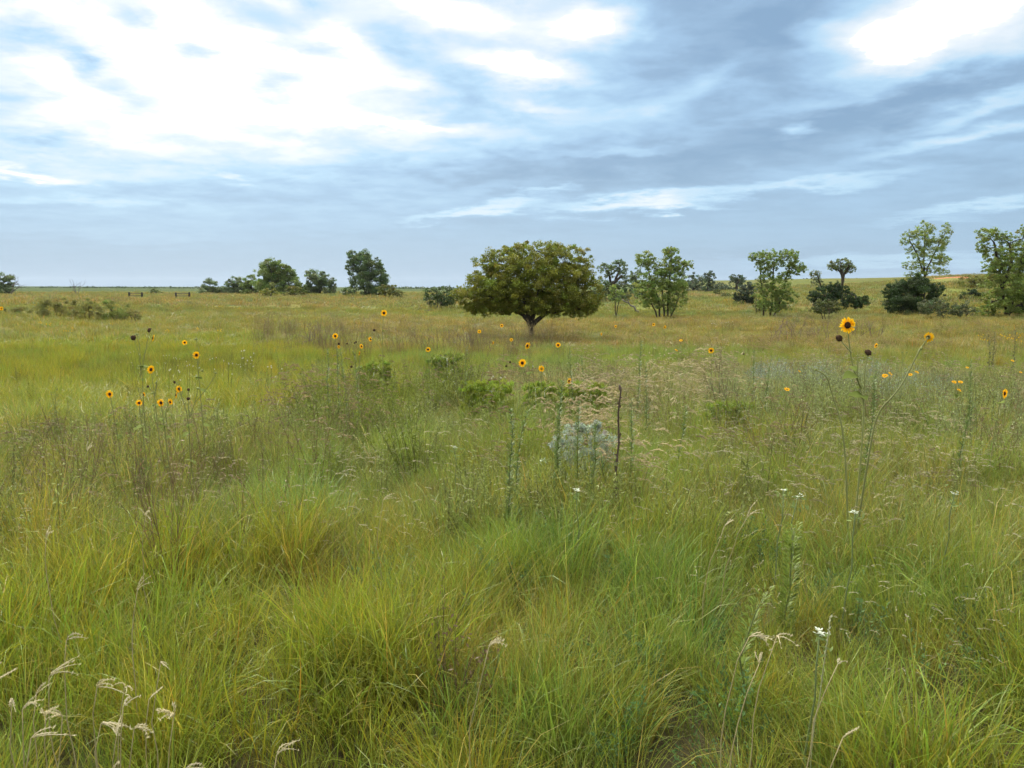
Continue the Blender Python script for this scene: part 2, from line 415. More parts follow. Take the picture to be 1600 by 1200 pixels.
def plume(m, p, d, L, col, n=26, wid=.006, spread=.35):
    """a nodding seed plume: fine bristles along a bending axis"""
    k = np.sort(R.uniform(0, 1, n))
    ax = p + d * (k * L)[:, None]; ax[:, 2] -= (k ** 2) * L * .55
    dr = unit(d + R.normal(0, spread, (n, 3)) + np.array((.25, 0, -.35))); l = L * R.uniform(.18, .34, n)[:, None] * (1.1 - .5 * k)[:, None]
    sd = unit(np.cross(dr, R.normal(size=(n, 3)))) * wid * .5
    v = np.stack([ax - sd * .4, ax + sd * .4, ax + dr * l * .6 + sd, ax + dr * l, ax + dr * l * .6 - sd], 1)
    i = np.arange(n)[:, None] * 5
    m.add(v.reshape(-1, 3), None, np.concatenate([i + np.array((0, 1, 2)), i + np.array((0, 2, 4)), i + np.array((2, 3, 4))]),
          np.repeat(np.asarray(col) * R.uniform(.75, 1.25, (n, 1)), 5, 0))

def seed_tuft(ns, rad, L0, L1, pl, col, stemw=.0022, wid=.006, nb=26, spread=.35):
    m = MB(); v, q, c, p = blades(ns, rad, L0, L1, stemw, .16, .45, 5, dead=0, out=.2)
    m.add(v, q, None, np.broadcast_to((.20, .17, .075), v.shape) * R.uniform(.8, 1.1, (len(v), 1)))
    for s_ in range(ns):
        e = p[s_, -1]; d = unit(p[s_, -1] - p[s_, -2] + np.array((.25, 0, 0)))
        plume(m, e, d, pl * R.uniform(.7, 1.2), col, nb, wid, spread)
    return m

def forb(ns, rad, L0, L1, leaf, nl, col, stem=(.14, .145, .05), asp=.35):
    m = MB()
    for s_ in range(ns):
        a = R.uniform(0, 6.28); r = rad * math.sqrt(R.uniform()); L = R.uniform(L0, L1); le = R.normal(0, .18, 2)
        k = np.linspace(0, 1, 5); p = np.stack([r * math.cos(a) + le[0] * L * k ** 1.5, r * math.sin(a) + le[1] * L * k ** 1.5, L * k], 1)
        m.tube(p, np.linspace(.0028, .001, 5), 3, stem, cap=False)
        n = int(nl * L / L1); kk = R.uniform(.15, 1, n)
        pos = np.stack([np.interp(kk, k, p[:, i]) for i in range(3)], 1) + R.normal(0, leaf * .55, (n, 3))
        m.leaves(pos, leaf, np.asarray(col) * R.uniform(.7, 1.3, (n, 1)), asp, up=(0, 0, .7))
    return m

def sage(n, rad, h, col):
    m = MB()
    u = unit(R.normal(size=(n, 3)) + np.array((0, 0, .5))); u[:, 2] = np.abs(u[:, 2])
    pos = u * np.array((rad, rad, h)) * (R.uniform(0.15, 1, (n, 1)) ** .45)
    m.leaves(pos, .035, np.asarray(col) * R.uniform(.7, 1.25, (n, 1)), .22, up=(0, 0, 1.0))
    for k in range(14):
        e = unit(R.normal(size=3) + (0, 0, 1)); e[2] = abs(e[2])
        m.tube([(0, 0, 0), e * (rad, rad, h) * .5, e * (rad, rad, h) * .95], [.004, .003, .001], 3, (.12, .11, .08), cap=False)
    return m

def scatter(name, label, protos, mat, P, rot, scl, idx, col):
    src = bpy.data.collections.new(name + '_plants')            # holds the plant meshes, never linked to the scene
    for k, m in enumerate(protos):
        me = m.mesh('%s_plant' % name, mat); o = bpy.data.objects.new('%s_plant_%02d' % (name, k), me); src.objects.link(o)
    me = bpy.data.meshes.new(name); n = len(P)
    me.vertices.add(n); me.vertices.foreach_set('co', P.astype(np.float32).ravel())
    for nm, ty, key, dat in (('rot', 'FLOAT_VECTOR', 'vector', rot), ('scl', 'FLOAT_VECTOR', 'vector', scl), ('idx', 'INT', 'value', idx)):
        a = me.attributes.new(nm, ty, 'POINT'); a.data.foreach_set(key, np.asarray(dat).astype(np.int32 if ty == 'INT' else np.float32).ravel())
    a = me.attributes.new('col', 'FLOAT_COLOR', 'POINT')
    a.data.foreach_set('color', np.concatenate([col, np.ones((n, 1))], 1).astype(np.float32).ravel())
    o = link(name, me); tag(o, label, None, None, 'stuff')
    ng = bpy.data.node_groups.new(name + '_nodes', 'GeometryNodeTree')
    ng.interface.new_socket('Geometry', in_out='INPUT', socket_type='NodeSocketGeometry')
    ng.interface.new_socket('Geometry', in_out='OUTPUT', socket_type='NodeSocketGeometry')
    N = ng.nodes; Lk = ng.links
    gi = N.new('NodeGroupInput'); go = N.new('NodeGroupOutput')
    ci = N.new('GeometryNodeCollectionInfo'); ci.inputs['Collection'].default_value = src
    ci.inputs['Separate Children'].default_value = True; ci.inputs['Reset Children'].default_value = True
    ip = N.new('GeometryNodeInstanceOnPoints'); ip.inputs['Pick Instance'].default_value = True
    def na(nm, ty):
        q = N.new('GeometryNodeInputNamedAttribute'); q.data_type = ty; q.inputs['Name'].default_value = nm
        return q.outputs['Attribute']
    Lk.new(gi.outputs[0], ip.inputs['Points']); Lk.new(ci.outputs[0], ip.inputs['Instance'])
    Lk.new(na('idx', 'INT'), ip.inputs['Instance Index'])
    e2r = N.new('FunctionNodeEulerToRotation'); Lk.new(na('rot', 'FLOAT_VECTOR'), e2r.inputs[0])
    Lk.new(e2r.outputs[0], ip.inputs['Rotation']); Lk.new(na('scl', 'FLOAT_VECTOR'), ip.inputs['Scale'])
    Lk.new(ip.outputs[0], go.inputs[0])
    md = o.modifiers.new('plants', 'NODES'); md.node_group = ng
    return o

def sector(d0, d1, dens, half):
    """random points with the given density in a fan in front of the camera (half angle in degrees)"""
    h = math.radians(half); n = int(dens * (d1 * d1 - d0 * d0) * h)
    d = np.sqrt(R.uniform(d0 * d0, d1 * d1, n)); a = R.uniform(-h, h, n)
    return d * np.sin(a), d * np.cos(a)

def build_grass():
    protos = [tuft(74, .105, .36, .66, .0037, lean=.38, curl=.95, dead=.12) for _ in range(5)]            # 0-4 fine fountain tufts
    protos += [tuft(52, .09, .32, .58, .0050, lean=.42, curl=1.25, seg=5) for _ in range(3)]     # 5-7 broader arching blades
    protos += [tuft(56, .12, .30, .55, .0032, lean=.30, curl=.8, dead=.45) for _ in range(2)]    # 8-9 with dead blades
    protos += [tuft(120, .22, .30, .52, .0055, lean=.22, curl=.7, seg=3) for _ in range(4)]       # 10-13 mid distance
    protos += [tuft(110, .60, .26, .50, .020, lean=.22, curl=.7, seg=2) for _ in range(4)]       # 14-17 far
    Ps, Rs, Ss, Is, Cs = [], [], [], [], []
    def lay(x, y, idx, hs, gain=1.0, tilt=.17, ws=None):
        n = len(x); z = ground(x, y)
        hue = R.normal(0, .11, n)
        Ps.append(np.stack([x, y, z - .015], 1))
        Rs.append(np.stack([R.normal(0, tilt, n), R.normal(.08, tilt, n), R.uniform(0, 6.28, n)], 1))
        s = hs * R.uniform(.75, 1.2, n); w_ = s if ws is None else ws * R.uniform(.8, 1.25, n)
        Ss.append(np.stack([w_, w_, s], 1)); Is.append(idx)
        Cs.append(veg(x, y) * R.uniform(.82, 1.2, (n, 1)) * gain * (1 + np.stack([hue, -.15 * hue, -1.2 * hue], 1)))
    def pick(x, y):
        n = fbm(x * .8, y * .8, 71); u = R.uniform(0, 1, len(x))
        i = R.integers(0, 5, len(x))
        i = np.where(u < .12 + .65 * sm(.52, .68, n), R.integers(5, 8, len(x)), i)
        return np.where(R.uniform(0, 1, len(x)) < .12, R.integers(8, 10, len(x)), i)
    def hgt(x, y):
        n = fbm(x * 1.35, y * 1.35, 81, 2); D = np.hypot(x, y)
        return (.58 + .46 * sm(.25, .72, n)) * (1 - .05 * sm(5, 9, D))
    x, y = sector(.9, 8, 62, 46)
    k = fbm(x * 1.35, y * 1.35, 81, 2) + R.normal(0, .06, len(x)) > .24; x, y = x[k], y[k]
    lay(x, y, pick(x, y), hgt(x, y))
    x, y = sector(1.2, 7, 26, 45); lay(x, y, R.integers(5, 10, len(x)), .42, gain=1.05, tilt=.3)
    a = R.uniform(0, 6.28, 420); d = R.uniform(.9, 5, 420); xb, yb = d * np.sin(a), d * np.cos(a)
    k = np.abs(np.arctan2(xb, yb)) > math.radians(46); lay(xb[k], yb[k], pick(xb[k], yb[k]), hgt(xb[k], yb[k]))
    x, y = sector(8, 15, 30, 43); lay(x, y, pick(x, y), hgt(x, y) * .95, ws=1.15)
    x, y = sector(7, 30, 9, 42); lay(x, y, R.integers(10, 14, len(x)), hgt(x, y) * .95)
    x, y = sector(28, 62, 3.4, 41); lay(x, y, R.integers(10, 14, len(x)), .8 * hgt(x, y), ws=1.8)
    x, y = sector(26, 75, 2.2, 41); lay(x, y, R.integers(14, 18, len(x)), .85 * hgt(x, y))
    x, y = sector(75, 190, .45, 41); bx, by, _ = at(1486, 442, 132)
    k = ((x - bx * y / by) / 4.0) ** 2 + ((y - by) / 20) ** 2 > 1; x, y = x[k], y[k]; lay(x, y, R.integers(14, 18, len(x)), hgt(x, y), ws=1.7)
    scatter('grass', 'yellow green prairie grass covering the whole meadow', protos, M_GRASS,
            np.concatenate(Ps), np.concatenate(Rs), np.concatenate(Ss), np.concatenate(Is), np.concatenate(Cs))

def spread_cover(name, label, protos, zones, mat=M_COVER, tilt=.1):
    """zones: (px0, px1, d0, d1, number, proto range, scale, colour gain)"""
    Ps, Rs, Ss, Is, Cs = [], [], [], [], []
    for (p0, p1, d0, d1, n, (i0, i1), sc, g) in zones:
        n *= 3
        d = np.sqrt(R.uniform(d0 * d0, d1 * d1, n)); px = R.uniform(p0, p1, n)
        a = (px - W / 2) / F; y = d / np.sqrt(1 + a * a); x = a * y
        q = fbm(x * .5, y * .5, 91 + len(Ps), 2); k = np.argsort(-(q + R.normal(0, .16, n)))[: n // 3]; x, y = x[k], y[k]; n = len(x)
        # soft ends to the zone
        Ps.append(np.stack([x, y, ground(x, y) - .01], 1))
        Rs.append(np.stack([R.normal(0, tilt, n), R.normal(0, tilt, n), R.normal(0, .7, n)], 1))
        s = sc * R.uniform(.7, 1.25, n); Ss.append(np.stack([s, s, s * R.uniform(.85, 1.15, n)], 1))
        Is.append(R.integers(i0, i1, n)); Cs.append(np.asarray(g) * R.uniform(.75, 1.25, (n, 1)) * np.ones((n, 3)))
    scatter(name, label, protos, mat, np.concatenate(Ps), np.concatenate(Rs), np.concatenate(Ss), np.concatenate(Is), np.concatenate(Cs))

def build_cover():
    tan = (.40, .34, .19); pale = (.44, .40, .25); rust = (.25, .20, .10)
    protos = [seed_tuft(9, .10, .55, .85, .15, tan) for _ in range(3)]                # 0-2 tan nodding plumes
    protos += [seed_tuft(7, .14, .50, .78, .085, pale, nb=12, wid=.003, spread=.2) for _ in range(3)]   # 3-5 pale small heads
    protos += [seed_tuft(14, .22, .50, .80, .16, tan, stemw=.005, wid=.014, nb=12) for _ in range(2)]  # 6-7 farther
    protos += [seed_tuft(10, .15, .40, .70, .10, rust, wid=.007) for _ in range(2)]   # 8-9 rusty
    spread_cover('seed_grass', 'tan and straw coloured seed plumes rising out of the grass', protos, [
        (850, 985, 6.1, 7.4, 20, (0, 3), 1.0, (1, .95, .9)), (940, 1010, 5.2, 6, 7, (0, 3), .85, (1, .95, .9)), (870, 1150, 7, 12, 22, (0, 3), 1.0, (.85, .85, .78)),
        (900, 1150, 10, 18, 48, (6, 8), .9, (.8, .8, .72)), (1150, 1650, 10, 20, 90, (6, 8), .75, (.75, .75, .7)),
        (1080, 1650, 3.4, 7.5, 110, (3, 6), .85, (.85, .85, .8)), (480, 1050, 4.2, 8, 80, (3, 6), .8, (.95, .95, .9)),
        (-60, 480, 4.4, 8, 60, (3, 6), .75, (.85, .8, .7)), (-60, 420, 4.8, 8.5, 30, (8, 10), .8, (1, 1, 1)),
        (420, 900, 7, 13, 120, (8, 10), .95, (1, .95, .9)), (750, 1650, 6, 11, 70, (8, 10), .85, (1, 1, 1)),
        (1200, 1500, 4.6, 7.5, 16, (0, 3), .75, (.85, .88, .8)), (850, 1700, 24, 50, 420, (6, 8), .85, (.68, .60, .46)),
        (380, 900, 30, 55, 130, (6, 8), .8, (.62, .55, .42)), (1080, 1600, 2.6, 4, 9, (3, 6), .7, (.9, .9, .9)),
    ])
    gg = (.205, .235, .062); bg = (.10, .165, .050); yg = (.155, .19, .025); br = (.19, .15, .07)
    protos = [forb(9, .12, .30, .58, .028, 60, gg, asp=.28) for _ in range(3)]                  # 0-2
    protos += [forb(8, .14, .25, .42, .026, 40, bg, asp=.4) for _ in range(2)]          # 3-4
    protos += [forb(10, .10, .35, .6, .03, 60, yg, asp=.25) for _ in range(2)]         # 5-6
    protos += [forb(8, .16, .4, .75, .022, 40, br, stem=(.17, .125, .055)) for _ in range(2)]  # 7-8
    spread_cover('forb_cover', 'leafy wild herbs growing thickly among the grass', protos, [
        (-80, 1680, 4.6, 9, 300, (0, 3), .9, (1, 1, 1)), (400, 1680, 8, 16, 240, (0, 3), 1.0, (1, 1, 1)),
        (-80, 1680, 2.2, 4.6, 40, (3, 5), .7, (1, 1, 1)), (950, 1250, 2.2, 3.2, 12, (3, 5), .6, (.9, 1, 1)),
        (480, 760, 6, 12, 90, (5, 7), 1.0, (1, 1, 1)), (-80, 420, 4.6, 8.5, 30, (7, 9), .8, (1.15, 1.15, 1.1)),
        (430, 1680, 6, 14, 80, (7, 9), .9, (1, 1, 1)), (1100, 1650, 8, 15, 200, (0, 3), 1.05, (1.15, 1.15, 1.6)),
        (-80, 420, 11, 26, 130, (0, 3), .8, (1.1, 1.0, .6)), (400, 900, 20, 40, 160, (7, 9), 1.3, (1, 1, 1)),
    ])
    sv = (.25, .30, .22)
    protos = [sage(420, .26, .46, sv) for _ in range(3)]
    spread_cover('silver_sage_cover', 'band of silvery sage foliage in front of the brown grass', protos, [
        (1140, 1500, 11, 15.5, 62, (0, 3), 1.0, (1, 1, 1)), (1180, 1380, 13, 17, 26, (0, 3), 1.1, (1.05, 1.05, 1.1)),
        (680, 1080, 9, 15, 22, (0, 3), .7, (.8, .85, .75)), (1500, 1650, 10, 14, 12, (0, 3), .8, (.8, .85, .8))])
build_grass()
build_cover()

# ------------------------------------------------------------------ trees and shrubs
def sphere_pts(n):
    return unit(R.normal(size=(n, 3)))
def curve3(a, b, bow, n=6, wob=0.03):
    """a limb from a to b that bows by bow (a vector)"""
    k = np.linspace(0, 1, n)[:, None]; L = np.linalg.norm(np.asarray(b) - a)
    p = a * (1 - k) + b * k + np.asarray(bow) * (4 * k * (1 - k))
    p[1:-1] += R.normal(0, wob * L, (n - 2, 3)); return p

def tree(name, label, cat, group, base, lobes, trunks, leaf=.12, col=(.07, .10, .03), cover=2.6, aspect=.5, clump=.30,
         var=.22, rad=4.0, bark=None, deep=.9, up=None, droop=0.0, crown='crown', stem='trunk', limbs=True, core=.5, twigs=5):
    """lobes (px, py, rx, ry) and trunk lines [(px, py), ...] are measured on the photograph at the tree's distance"""
    bpx, D = base; m = D / F
    b0 = at(bpx, 470, D); b0[2] = gz(b0[0], b0[1]); root = thing(name, label, cat, b0, group)
    tm = MB(); cm = MB(); nodes = []
    low = max(q[0][1] for q in trunks) if trunks else 0
    for tr in trunks:
        p = np.array([at(q[0], q[1], D) for q in tr])
        if tr[0][1] > low - 8: p[0, 2] = gz(p[0, 0], p[0, 1]) - .15
        p[1:, 1] += R.normal(0, 3 * m, len(p) - 1)
        k = np.linspace(0, len(p) - 1, 3 * len(p)); p = np.stack([np.interp(k, np.arange(len(p)), p[:, i]) for i in range(3)], 1)
        p[1:] += R.normal(0, .5 * m, (len(p) - 1, 3))
        r = np.linspace(rad * m, rad * m * .55, len(p)); r[0] *= 1.15
        tm.tube(p - b0, r, 8); nodes += [q for q in p[len(p) // 3:]]
    nodes = np.array(nodes)
    for (px, py, rx, ry) in lobes:
        c = at(px, py, D); c[1] += R.normal(0, .25 * rx * m * deep)
        r3 = np.array((rx, (rx * .6 + ry * .4) * deep, ry)) * m
        if limbs and len(nodes):
            pen = np.linalg.norm(nodes - c, axis=1) + np.maximum(nodes[:, 2] - c[2], 0) * 1.5
            s0 = nodes[np.argmin(pen)]
            lr = min(rad * .42, .06 * (rx + ry) * .5 + .4) * m
            lp = curve3(s0, c, (0, 0, -.06 * np.linalg.norm(c - s0)), 7, .035)
            tm.tube(lp - b0, np.linspace(lr, lr * .35, 7), 6)
            for q in range(twigs):
                u = sphere_pts(1)[0]; u[2] = abs(u[2]) * .9 - .15
                s1 = lp[R.integers(3, 7)]
                tm.tube(curve3(s1, c + u * r3 * .85, (0, 0, .05 * r3[2]), 5, .05) - b0, np.linspace(lr * .4, lr * .10, 5), 4)
        lpx = leaf / m
        n_l = 2.0 * cover * math.pi * rx * ry / max(lpx * lpx * aspect * .5, .05)
        rc = clump * math.sqrt(rx * ry)                                      # clump size in pixels
        n_c = max(6, int(2.6 * rx * ry / (rc * rc))); per = max(6, int(n_l / n_c))
        u = sphere_pts(n_c) * (R.uniform(core * .5, 1, (n_c, 1)) ** .45)
        u *= np.where(R.uniform(0, 1, (n_c, 1)) < .2, R.uniform(1.1, 1.35, (n_c, 1)), 1.0)
        cc = c + u * r3
        rr = rc * m * R.uniform(.45, 1.35, n_c)
        cl = np.asarray(col) * R.uniform(1 - var, 1 + var, (n_c, 1)) * (1 + R.normal(0, .07, (n_c, 3)))
        ww = R.uniform(.55, 1.35, n_c)
        for k in range(n_c):
            n = max(4, int(per * ww[k]))
            g = sphere_pts(n) * (R.uniform(0, 1, (n, 1)) ** .5) * rr[k] * np.array((1.15, 1.15, .8))
            cm.leaves(cc[k] + g - b0, leaf, cl[k] * R.uniform(.78, 1.25, (n, 1)), aspect, up, droop)
    if tm.n: tm.build(stem, bark or M_BARK, root, smooth=True)
    cm.build(crown, M_LEAF, root)
    return root

OLIVE = (.200, .215, .028); GREEN = (.165, .225, .050); LIGHT = (.215, .275, .060); DARK = (.105, .145, .045)
BLUEG = (.145, .190, .078); CEDAR = (.052, .085, .024); YELO = (.20, .205, .035); FAR = (.125, .160, .090)

def build_trees():
    # the lone tree in the middle of the meadow
    tree('lone_tree', 'broad round olive tree standing alone in the middle of the meadow', 'tree', None, (830, 38), [
        (838, 412, 66, 34), (838, 392, 52, 14), (790, 418, 44, 34), (885, 420, 42, 36), (766, 408, 16, 14), (830, 436, 88, 34), (786, 446, 56, 34), (884, 446, 48, 38),
        (760, 460, 44, 34), (738, 465, 26, 24), (718, 459, 14, 8), (912, 456, 32, 36), (922, 474, 20, 18), (800, 470, 56, 22), (868, 472, 54, 22), (832, 462, 60, 30),
        (835, 482, 44, 10), (748, 480, 22, 10), (900, 484, 26, 12), (775, 482, 24, 9)],
        [[(830, 520), (830, 508), (829, 500)], [(829, 508), (818, 492), (806, 486)], [(829, 508), (838, 480), (842, 456)], [(831, 508), (852, 490), (884, 484)],
         [(829, 506), (822, 478), (812, 456)]],
        leaf=.080, col=OLIVE, cover=2.0, clump=.135, rad=3.9, var=.11, twigs=7)
    g = 'trees along the left skyline'
    T = lambda lab, base, lobes, trunks, **k: tree('tree', lab, 'tree', g, base, lobes, trunks, **dict(dict(leaf=.22, col=BLUEG, rad=2.0), **k))
    T('dark rounded tree cut off by the left edge of the picture', (-2, 130), [(-6, 440, 22, 14), (8, 441, 9, 9), (-12, 455, 30, 9), (18, 445, 6, 4), (14, 457, 10, 5)], [[(-4, 462), (-4, 445)]])
    T('small dark round-headed tree at the left end of the skyline grove', (327, 150), [(328, 445, 14, 9), (326, 456, 16, 7), (344, 454, 12, 7), (314, 458, 8, 4), (336, 457, 16, 6)], [[(328, 463), (328, 450)]])
    T('grey green tree with a gap of sky under its crown left in the grove', (366, 150), [(366, 440, 13, 7), (360, 449, 9, 10), (374, 453, 9, 8), (366, 458, 14, 5), (352, 455, 12, 8), (376, 446, 9, 8)], [[(366, 463), (366, 448)]])
    T('mid green tree leaning on the tallest tree of the skyline grove', (392, 148), [(394, 440, 15, 11), (400, 452, 20, 11), (386, 456, 12, 7), (384, 447, 10, 9), (410, 456, 22, 7)], [[(393, 463), (393, 446)]], col=GREEN)
    T('tallest dome crowned tree of the grove on the left skyline', (430, 145), [(421, 416, 18, 12), (410, 426, 14, 8), (433, 424, 16, 14), (445, 420, 9, 9), (454, 426, 9, 10), (430, 442, 30, 16), (455, 444, 20, 14), (470, 449, 12, 10), (440, 454, 34, 9), (415, 448, 18, 13), (426, 432, 22, 14), (466, 455, 18, 8), (442, 430, 18, 14)],
      [[(430, 463), (428, 440), (424, 425)], [(440, 463), (446, 440), (450, 428)]], col=GREEN, twigs=7)
    T('grey green two lobed tree standing right of the skyline grove', (500, 145), [(492, 428, 15, 9), (500, 438, 14, 10), (513, 438, 9, 9), (490, 448, 14, 10), (508, 451, 18, 10), (520, 447, 6, 9), (494, 440, 18, 14), (486, 455, 12, 6)], [[(500, 463), (497, 436)]])
    T('tall dark ragged tree with a stepped top on the left skyline', (572, 135), [(552, 403, 12, 11), (549, 421, 9, 12), (562, 398, 7, 6), (572, 424, 22, 22), (574, 402, 6, 8), (588, 411, 7, 9), (580, 440, 26, 18), (599, 432, 8, 14), (600, 448, 7, 10), (556, 442, 10, 12), (575, 455, 24, 9), (566, 410, 16, 16), (584, 424, 18, 18)],
      [[(577, 463), (576, 440), (572, 420)], [(574, 463), (562, 430), (552, 410)]], col=(.110, .160, .055), twigs=7)
    g2 = 'shrubs on the far side of the meadow'
    S = lambda lab, base, lobes, **k: tree('shrub', lab, 'shrub', g2, base, lobes, k.pop('trunks', [[(base[0] - 2, base[2] if len(base) > 2 else 470), (base[0] - 3, lobes[0][1])], [(base[0] + 2, 470), (base[0] + 4, lobes[0][1])]]),
                                           **dict(dict(leaf=.26, col=YELO, rad=.8, crown='foliage', stem='stem', cover=2.3, twigs=3), **k))
    S('yellow green shrub in front of the tallest skyline tree', (421, 120), [(420, 457, 14, 6), (430, 460, 10, 4), (411, 461, 9, 4)])
    S('yellow green shrub between the dome crowned tree and the grey green tree', (462, 120), [(462, 454, 15, 7), (455, 460, 14, 4), (472, 460, 8, 4)], col=(.14, .15, .03))
    S('low dark bush at the left foot of the tall ragged tree', (541, 130), [(541, 455, 10, 7), (546, 459, 10, 4)], col=DARK)
    S('yellow green rounded shrub at the right foot of the tall ragged tree', (605, 118), [(605, 452, 15, 8), (616, 455, 10, 6), (625, 460, 9, 5), (598, 459, 10, 4)], col=(.135, .145, .03))
    S('lone small dark bush on the far left ridge line', (241, 150), [(241, 456, 7, 5), (249, 459, 8, 3), (236, 459, 6, 3)], col=DARK)
    S('green spreading bush left of the lone round tree', (686, 78), [(675, 460, 13, 12), (695, 460, 14, 13), (706, 466, 10, 10), (683, 470, 18, 8), (697, 473, 14, 5)], leaf=.16, col=(.085, .125, .040))
    for lab, px, D, lb in (('leftmost olive brush clump by the left edge of the field', 14, 48, [(10, 484, 26, 9), (32, 486, 18, 7)]),
                           ('tall olive brush clump second from the left edge', 90, 46, [(80, 480, 26, 13), (104, 478, 22, 12), (92, 492, 34, 8)]),
                           ('wide olive brush clump in the middle of the left brush row', 134, 44, [(124, 478, 22, 12), (146, 483, 18, 11), (136, 493, 30, 8)]),
                           ('greener brush clump at the right of the left brush row', 178, 44, [(170, 482, 18, 13), (186, 488, 16, 10), (178, 497, 24, 6)]),
                           ('small dark brush clump ending the left brush row', 208, 44, [(206, 491, 11, 8), (214, 495, 8, 5)])):
        S(lab, (px, D), lb, leaf=.12, col=(.20, .20, .055) if px != 178 else (.185, .215, .05), cover=1.3, aspect=.16, up=(0, 0, 1.8), var=.2, limbs=False, clump=.35)
    # behind and right of the lone tree
    g = 'trees behind the right half of the meadow'
    T = lambda lab, base, lobes, trunks, **k: tree('tree', lab, 'tree', g, base, lobes, trunks, **dict(dict(leaf=.17, col=GREEN, rad=2.4), **k))
    T('dark gnarled tree with bare limbs showing just right of the lone tree', (956, 100), [(944, 419, 12, 7), (952, 430, 8, 5), (967, 413, 11, 7), (972, 424, 9, 6), (960, 421, 9, 6), (975, 433, 6, 4), (945, 450, 18, 12), (968, 452, 18, 14), (982, 447, 8, 12), (936, 456, 12, 12), (958, 463, 26, 7)],
      [[(958, 482), (957, 450), (954, 434), (950, 424)], [(957, 452), (963, 434), (968, 420)], [(956, 444), (972, 430)]], col=BLUEG, leaf=.22, rad=2.6)
    T('dark small crown peeping out behind the light two stemmed tree', (994, 118), [(994, 430, 10, 9), (992, 442, 9, 10), (996, 455, 10, 9)], [[(994, 475), (994, 436)]], col=BLUEG, leaf=.25)
    T('slender pale sapling in front of the dark gnarled tree', (962, 62), [(958, 450, 7, 6), (968, 458, 7, 5), (955, 462, 6, 6), (966, 468, 6, 5)], [[(962, 488), (961, 470), (958, 455)], [(962, 487), (967, 466)]], col=LIGHT, leaf=.13, rad=.9, cover=1.3)
    T('light green tree with two tall tops and several stems right of the lone tree', (1036, 60), [(1008, 404, 17, 12), (1020, 413, 12, 9), (1002, 411, 9, 7), (1049, 400, 16, 15), (1046, 392, 12, 7), (1058, 412, 16, 13), (1075, 415, 11, 8), (1040, 420, 14, 14), (1018, 432, 22, 16), (1052, 436, 22, 20), (1008, 450, 20, 18), (1032, 456, 26, 20), (1057, 460, 18, 20), (1018, 470, 22, 12), (1046, 478, 20, 9), (1066, 445, 10, 12)],
      [[(1032, 490), (1030, 470), (1018, 440), (1010, 412)], [(1043, 490), (1044, 460), (1048, 425), (1050, 400)], [(1039, 490), (1036, 465), (1034, 430)], [(1030, 488), (1018, 474)], [(1045, 488), (1060, 465)]],
      col=LIGHT, leaf=.115, rad=1.5, cover=2.0, clump=.20, core=.2)
    T('rounded green tree far behind between the light tree and the dark narrow tree', (1084, 170), [(1080, 438, 12, 10), (1093, 441, 10, 8), (1084, 451, 16, 8)], [[(1084, 462), (1084, 442)]], leaf=.35, col=FAR)
    T('dark narrow tree standing up from the far tree line', (1108, 160), [(1109, 431, 10, 6), (1105, 438, 6, 5), (1112, 444, 7, 9), (1106, 451, 7, 8)], [[(1106, 462), (1108, 438)]], leaf=.32, col=(.085, .115, .06))
    T('low bluish tree mass right of the dark narrow tree', (1130, 175), [(1126, 447, 12, 7), (1138, 451, 10, 6), (1120, 454, 12, 5), (1146, 455, 8, 4)], [[(1130, 462), (1130, 450)]], leaf=.35, col=(.12, .15, .085))
    T('bluish umbrella crowned tree far behind left of the tree with two heads', (1152, 150), [(1152, 433, 12, 5), (1146, 438, 7, 5), (1160, 437, 6, 5), (1153, 445, 8, 6)], [[(1151, 462), (1152, 436)]], leaf=.30, col=FAR)
    T('bluish bushy tree close behind the tree with two heads', (1172, 140), [(1168, 446, 9, 7), (1178, 449, 9, 8), (1160, 452, 8, 6), (1170, 455, 14, 5)], [[(1170, 464), (1170, 450)]], leaf=.30, col=(.10, .13, .08))
    T('green tree with two separate leafy heads above a bushy base', (1204, 58), [(1187, 402, 16, 11), (1176, 401, 7, 6), (1191, 416, 11, 10), (1209, 404, 14, 13), (1206, 418, 10, 10), (1233, 406, 18, 16), (1228, 396, 10, 7), (1242, 420, 15, 11), (1252, 420, 8, 6), (1226, 432, 14, 9), (1198, 440, 16, 16), (1216, 450, 20, 16), (1196, 464, 20, 18), (1224, 468, 18, 15), (1208, 480, 24, 9)],
      [[(1193, 492), (1193, 465), (1190, 440), (1188, 410)], [(1204, 491), (1206, 460), (1208, 425), (1209, 408)], [(1207, 491), (1220, 468), (1228, 440), (1234, 412)], [(1206, 491), (1218, 478)]],
      col=(.195, .255, .056), leaf=.110, rad=1.5, cover=2.0, clump=.20, core=.2)
    T('leaning grey green tree beside the umbrella tree on the right', (1280, 95), [(1270, 427, 7, 5), (1278, 427, 5, 5), (1274, 437, 8, 6), (1281, 443, 7, 5)], [[(1290, 456), (1282, 446), (1276, 430)]], col=(.15, .175, .075), leaf=.17, rad=1.6, cover=1.6)
    T('umbrella shaped tree with a bare dark trunk above the cedar bushes', (1314, 80), [(1304, 413, 11, 6), (1315, 410, 12, 7), (1327, 414, 10, 7), (1331, 421, 6, 5), (1298, 419, 5, 4), (1312, 419, 10, 4), (1323, 424, 7, 4)],
      [[(1316, 466), (1315, 445), (1317, 432), (1308, 420)], [(1317, 433), (1322, 424), (1328, 415)], [(1317, 440), (1313, 415)]], col=(.16, .19, .065), leaf=.14, rad=2.4, cover=2.0, clump=.3)
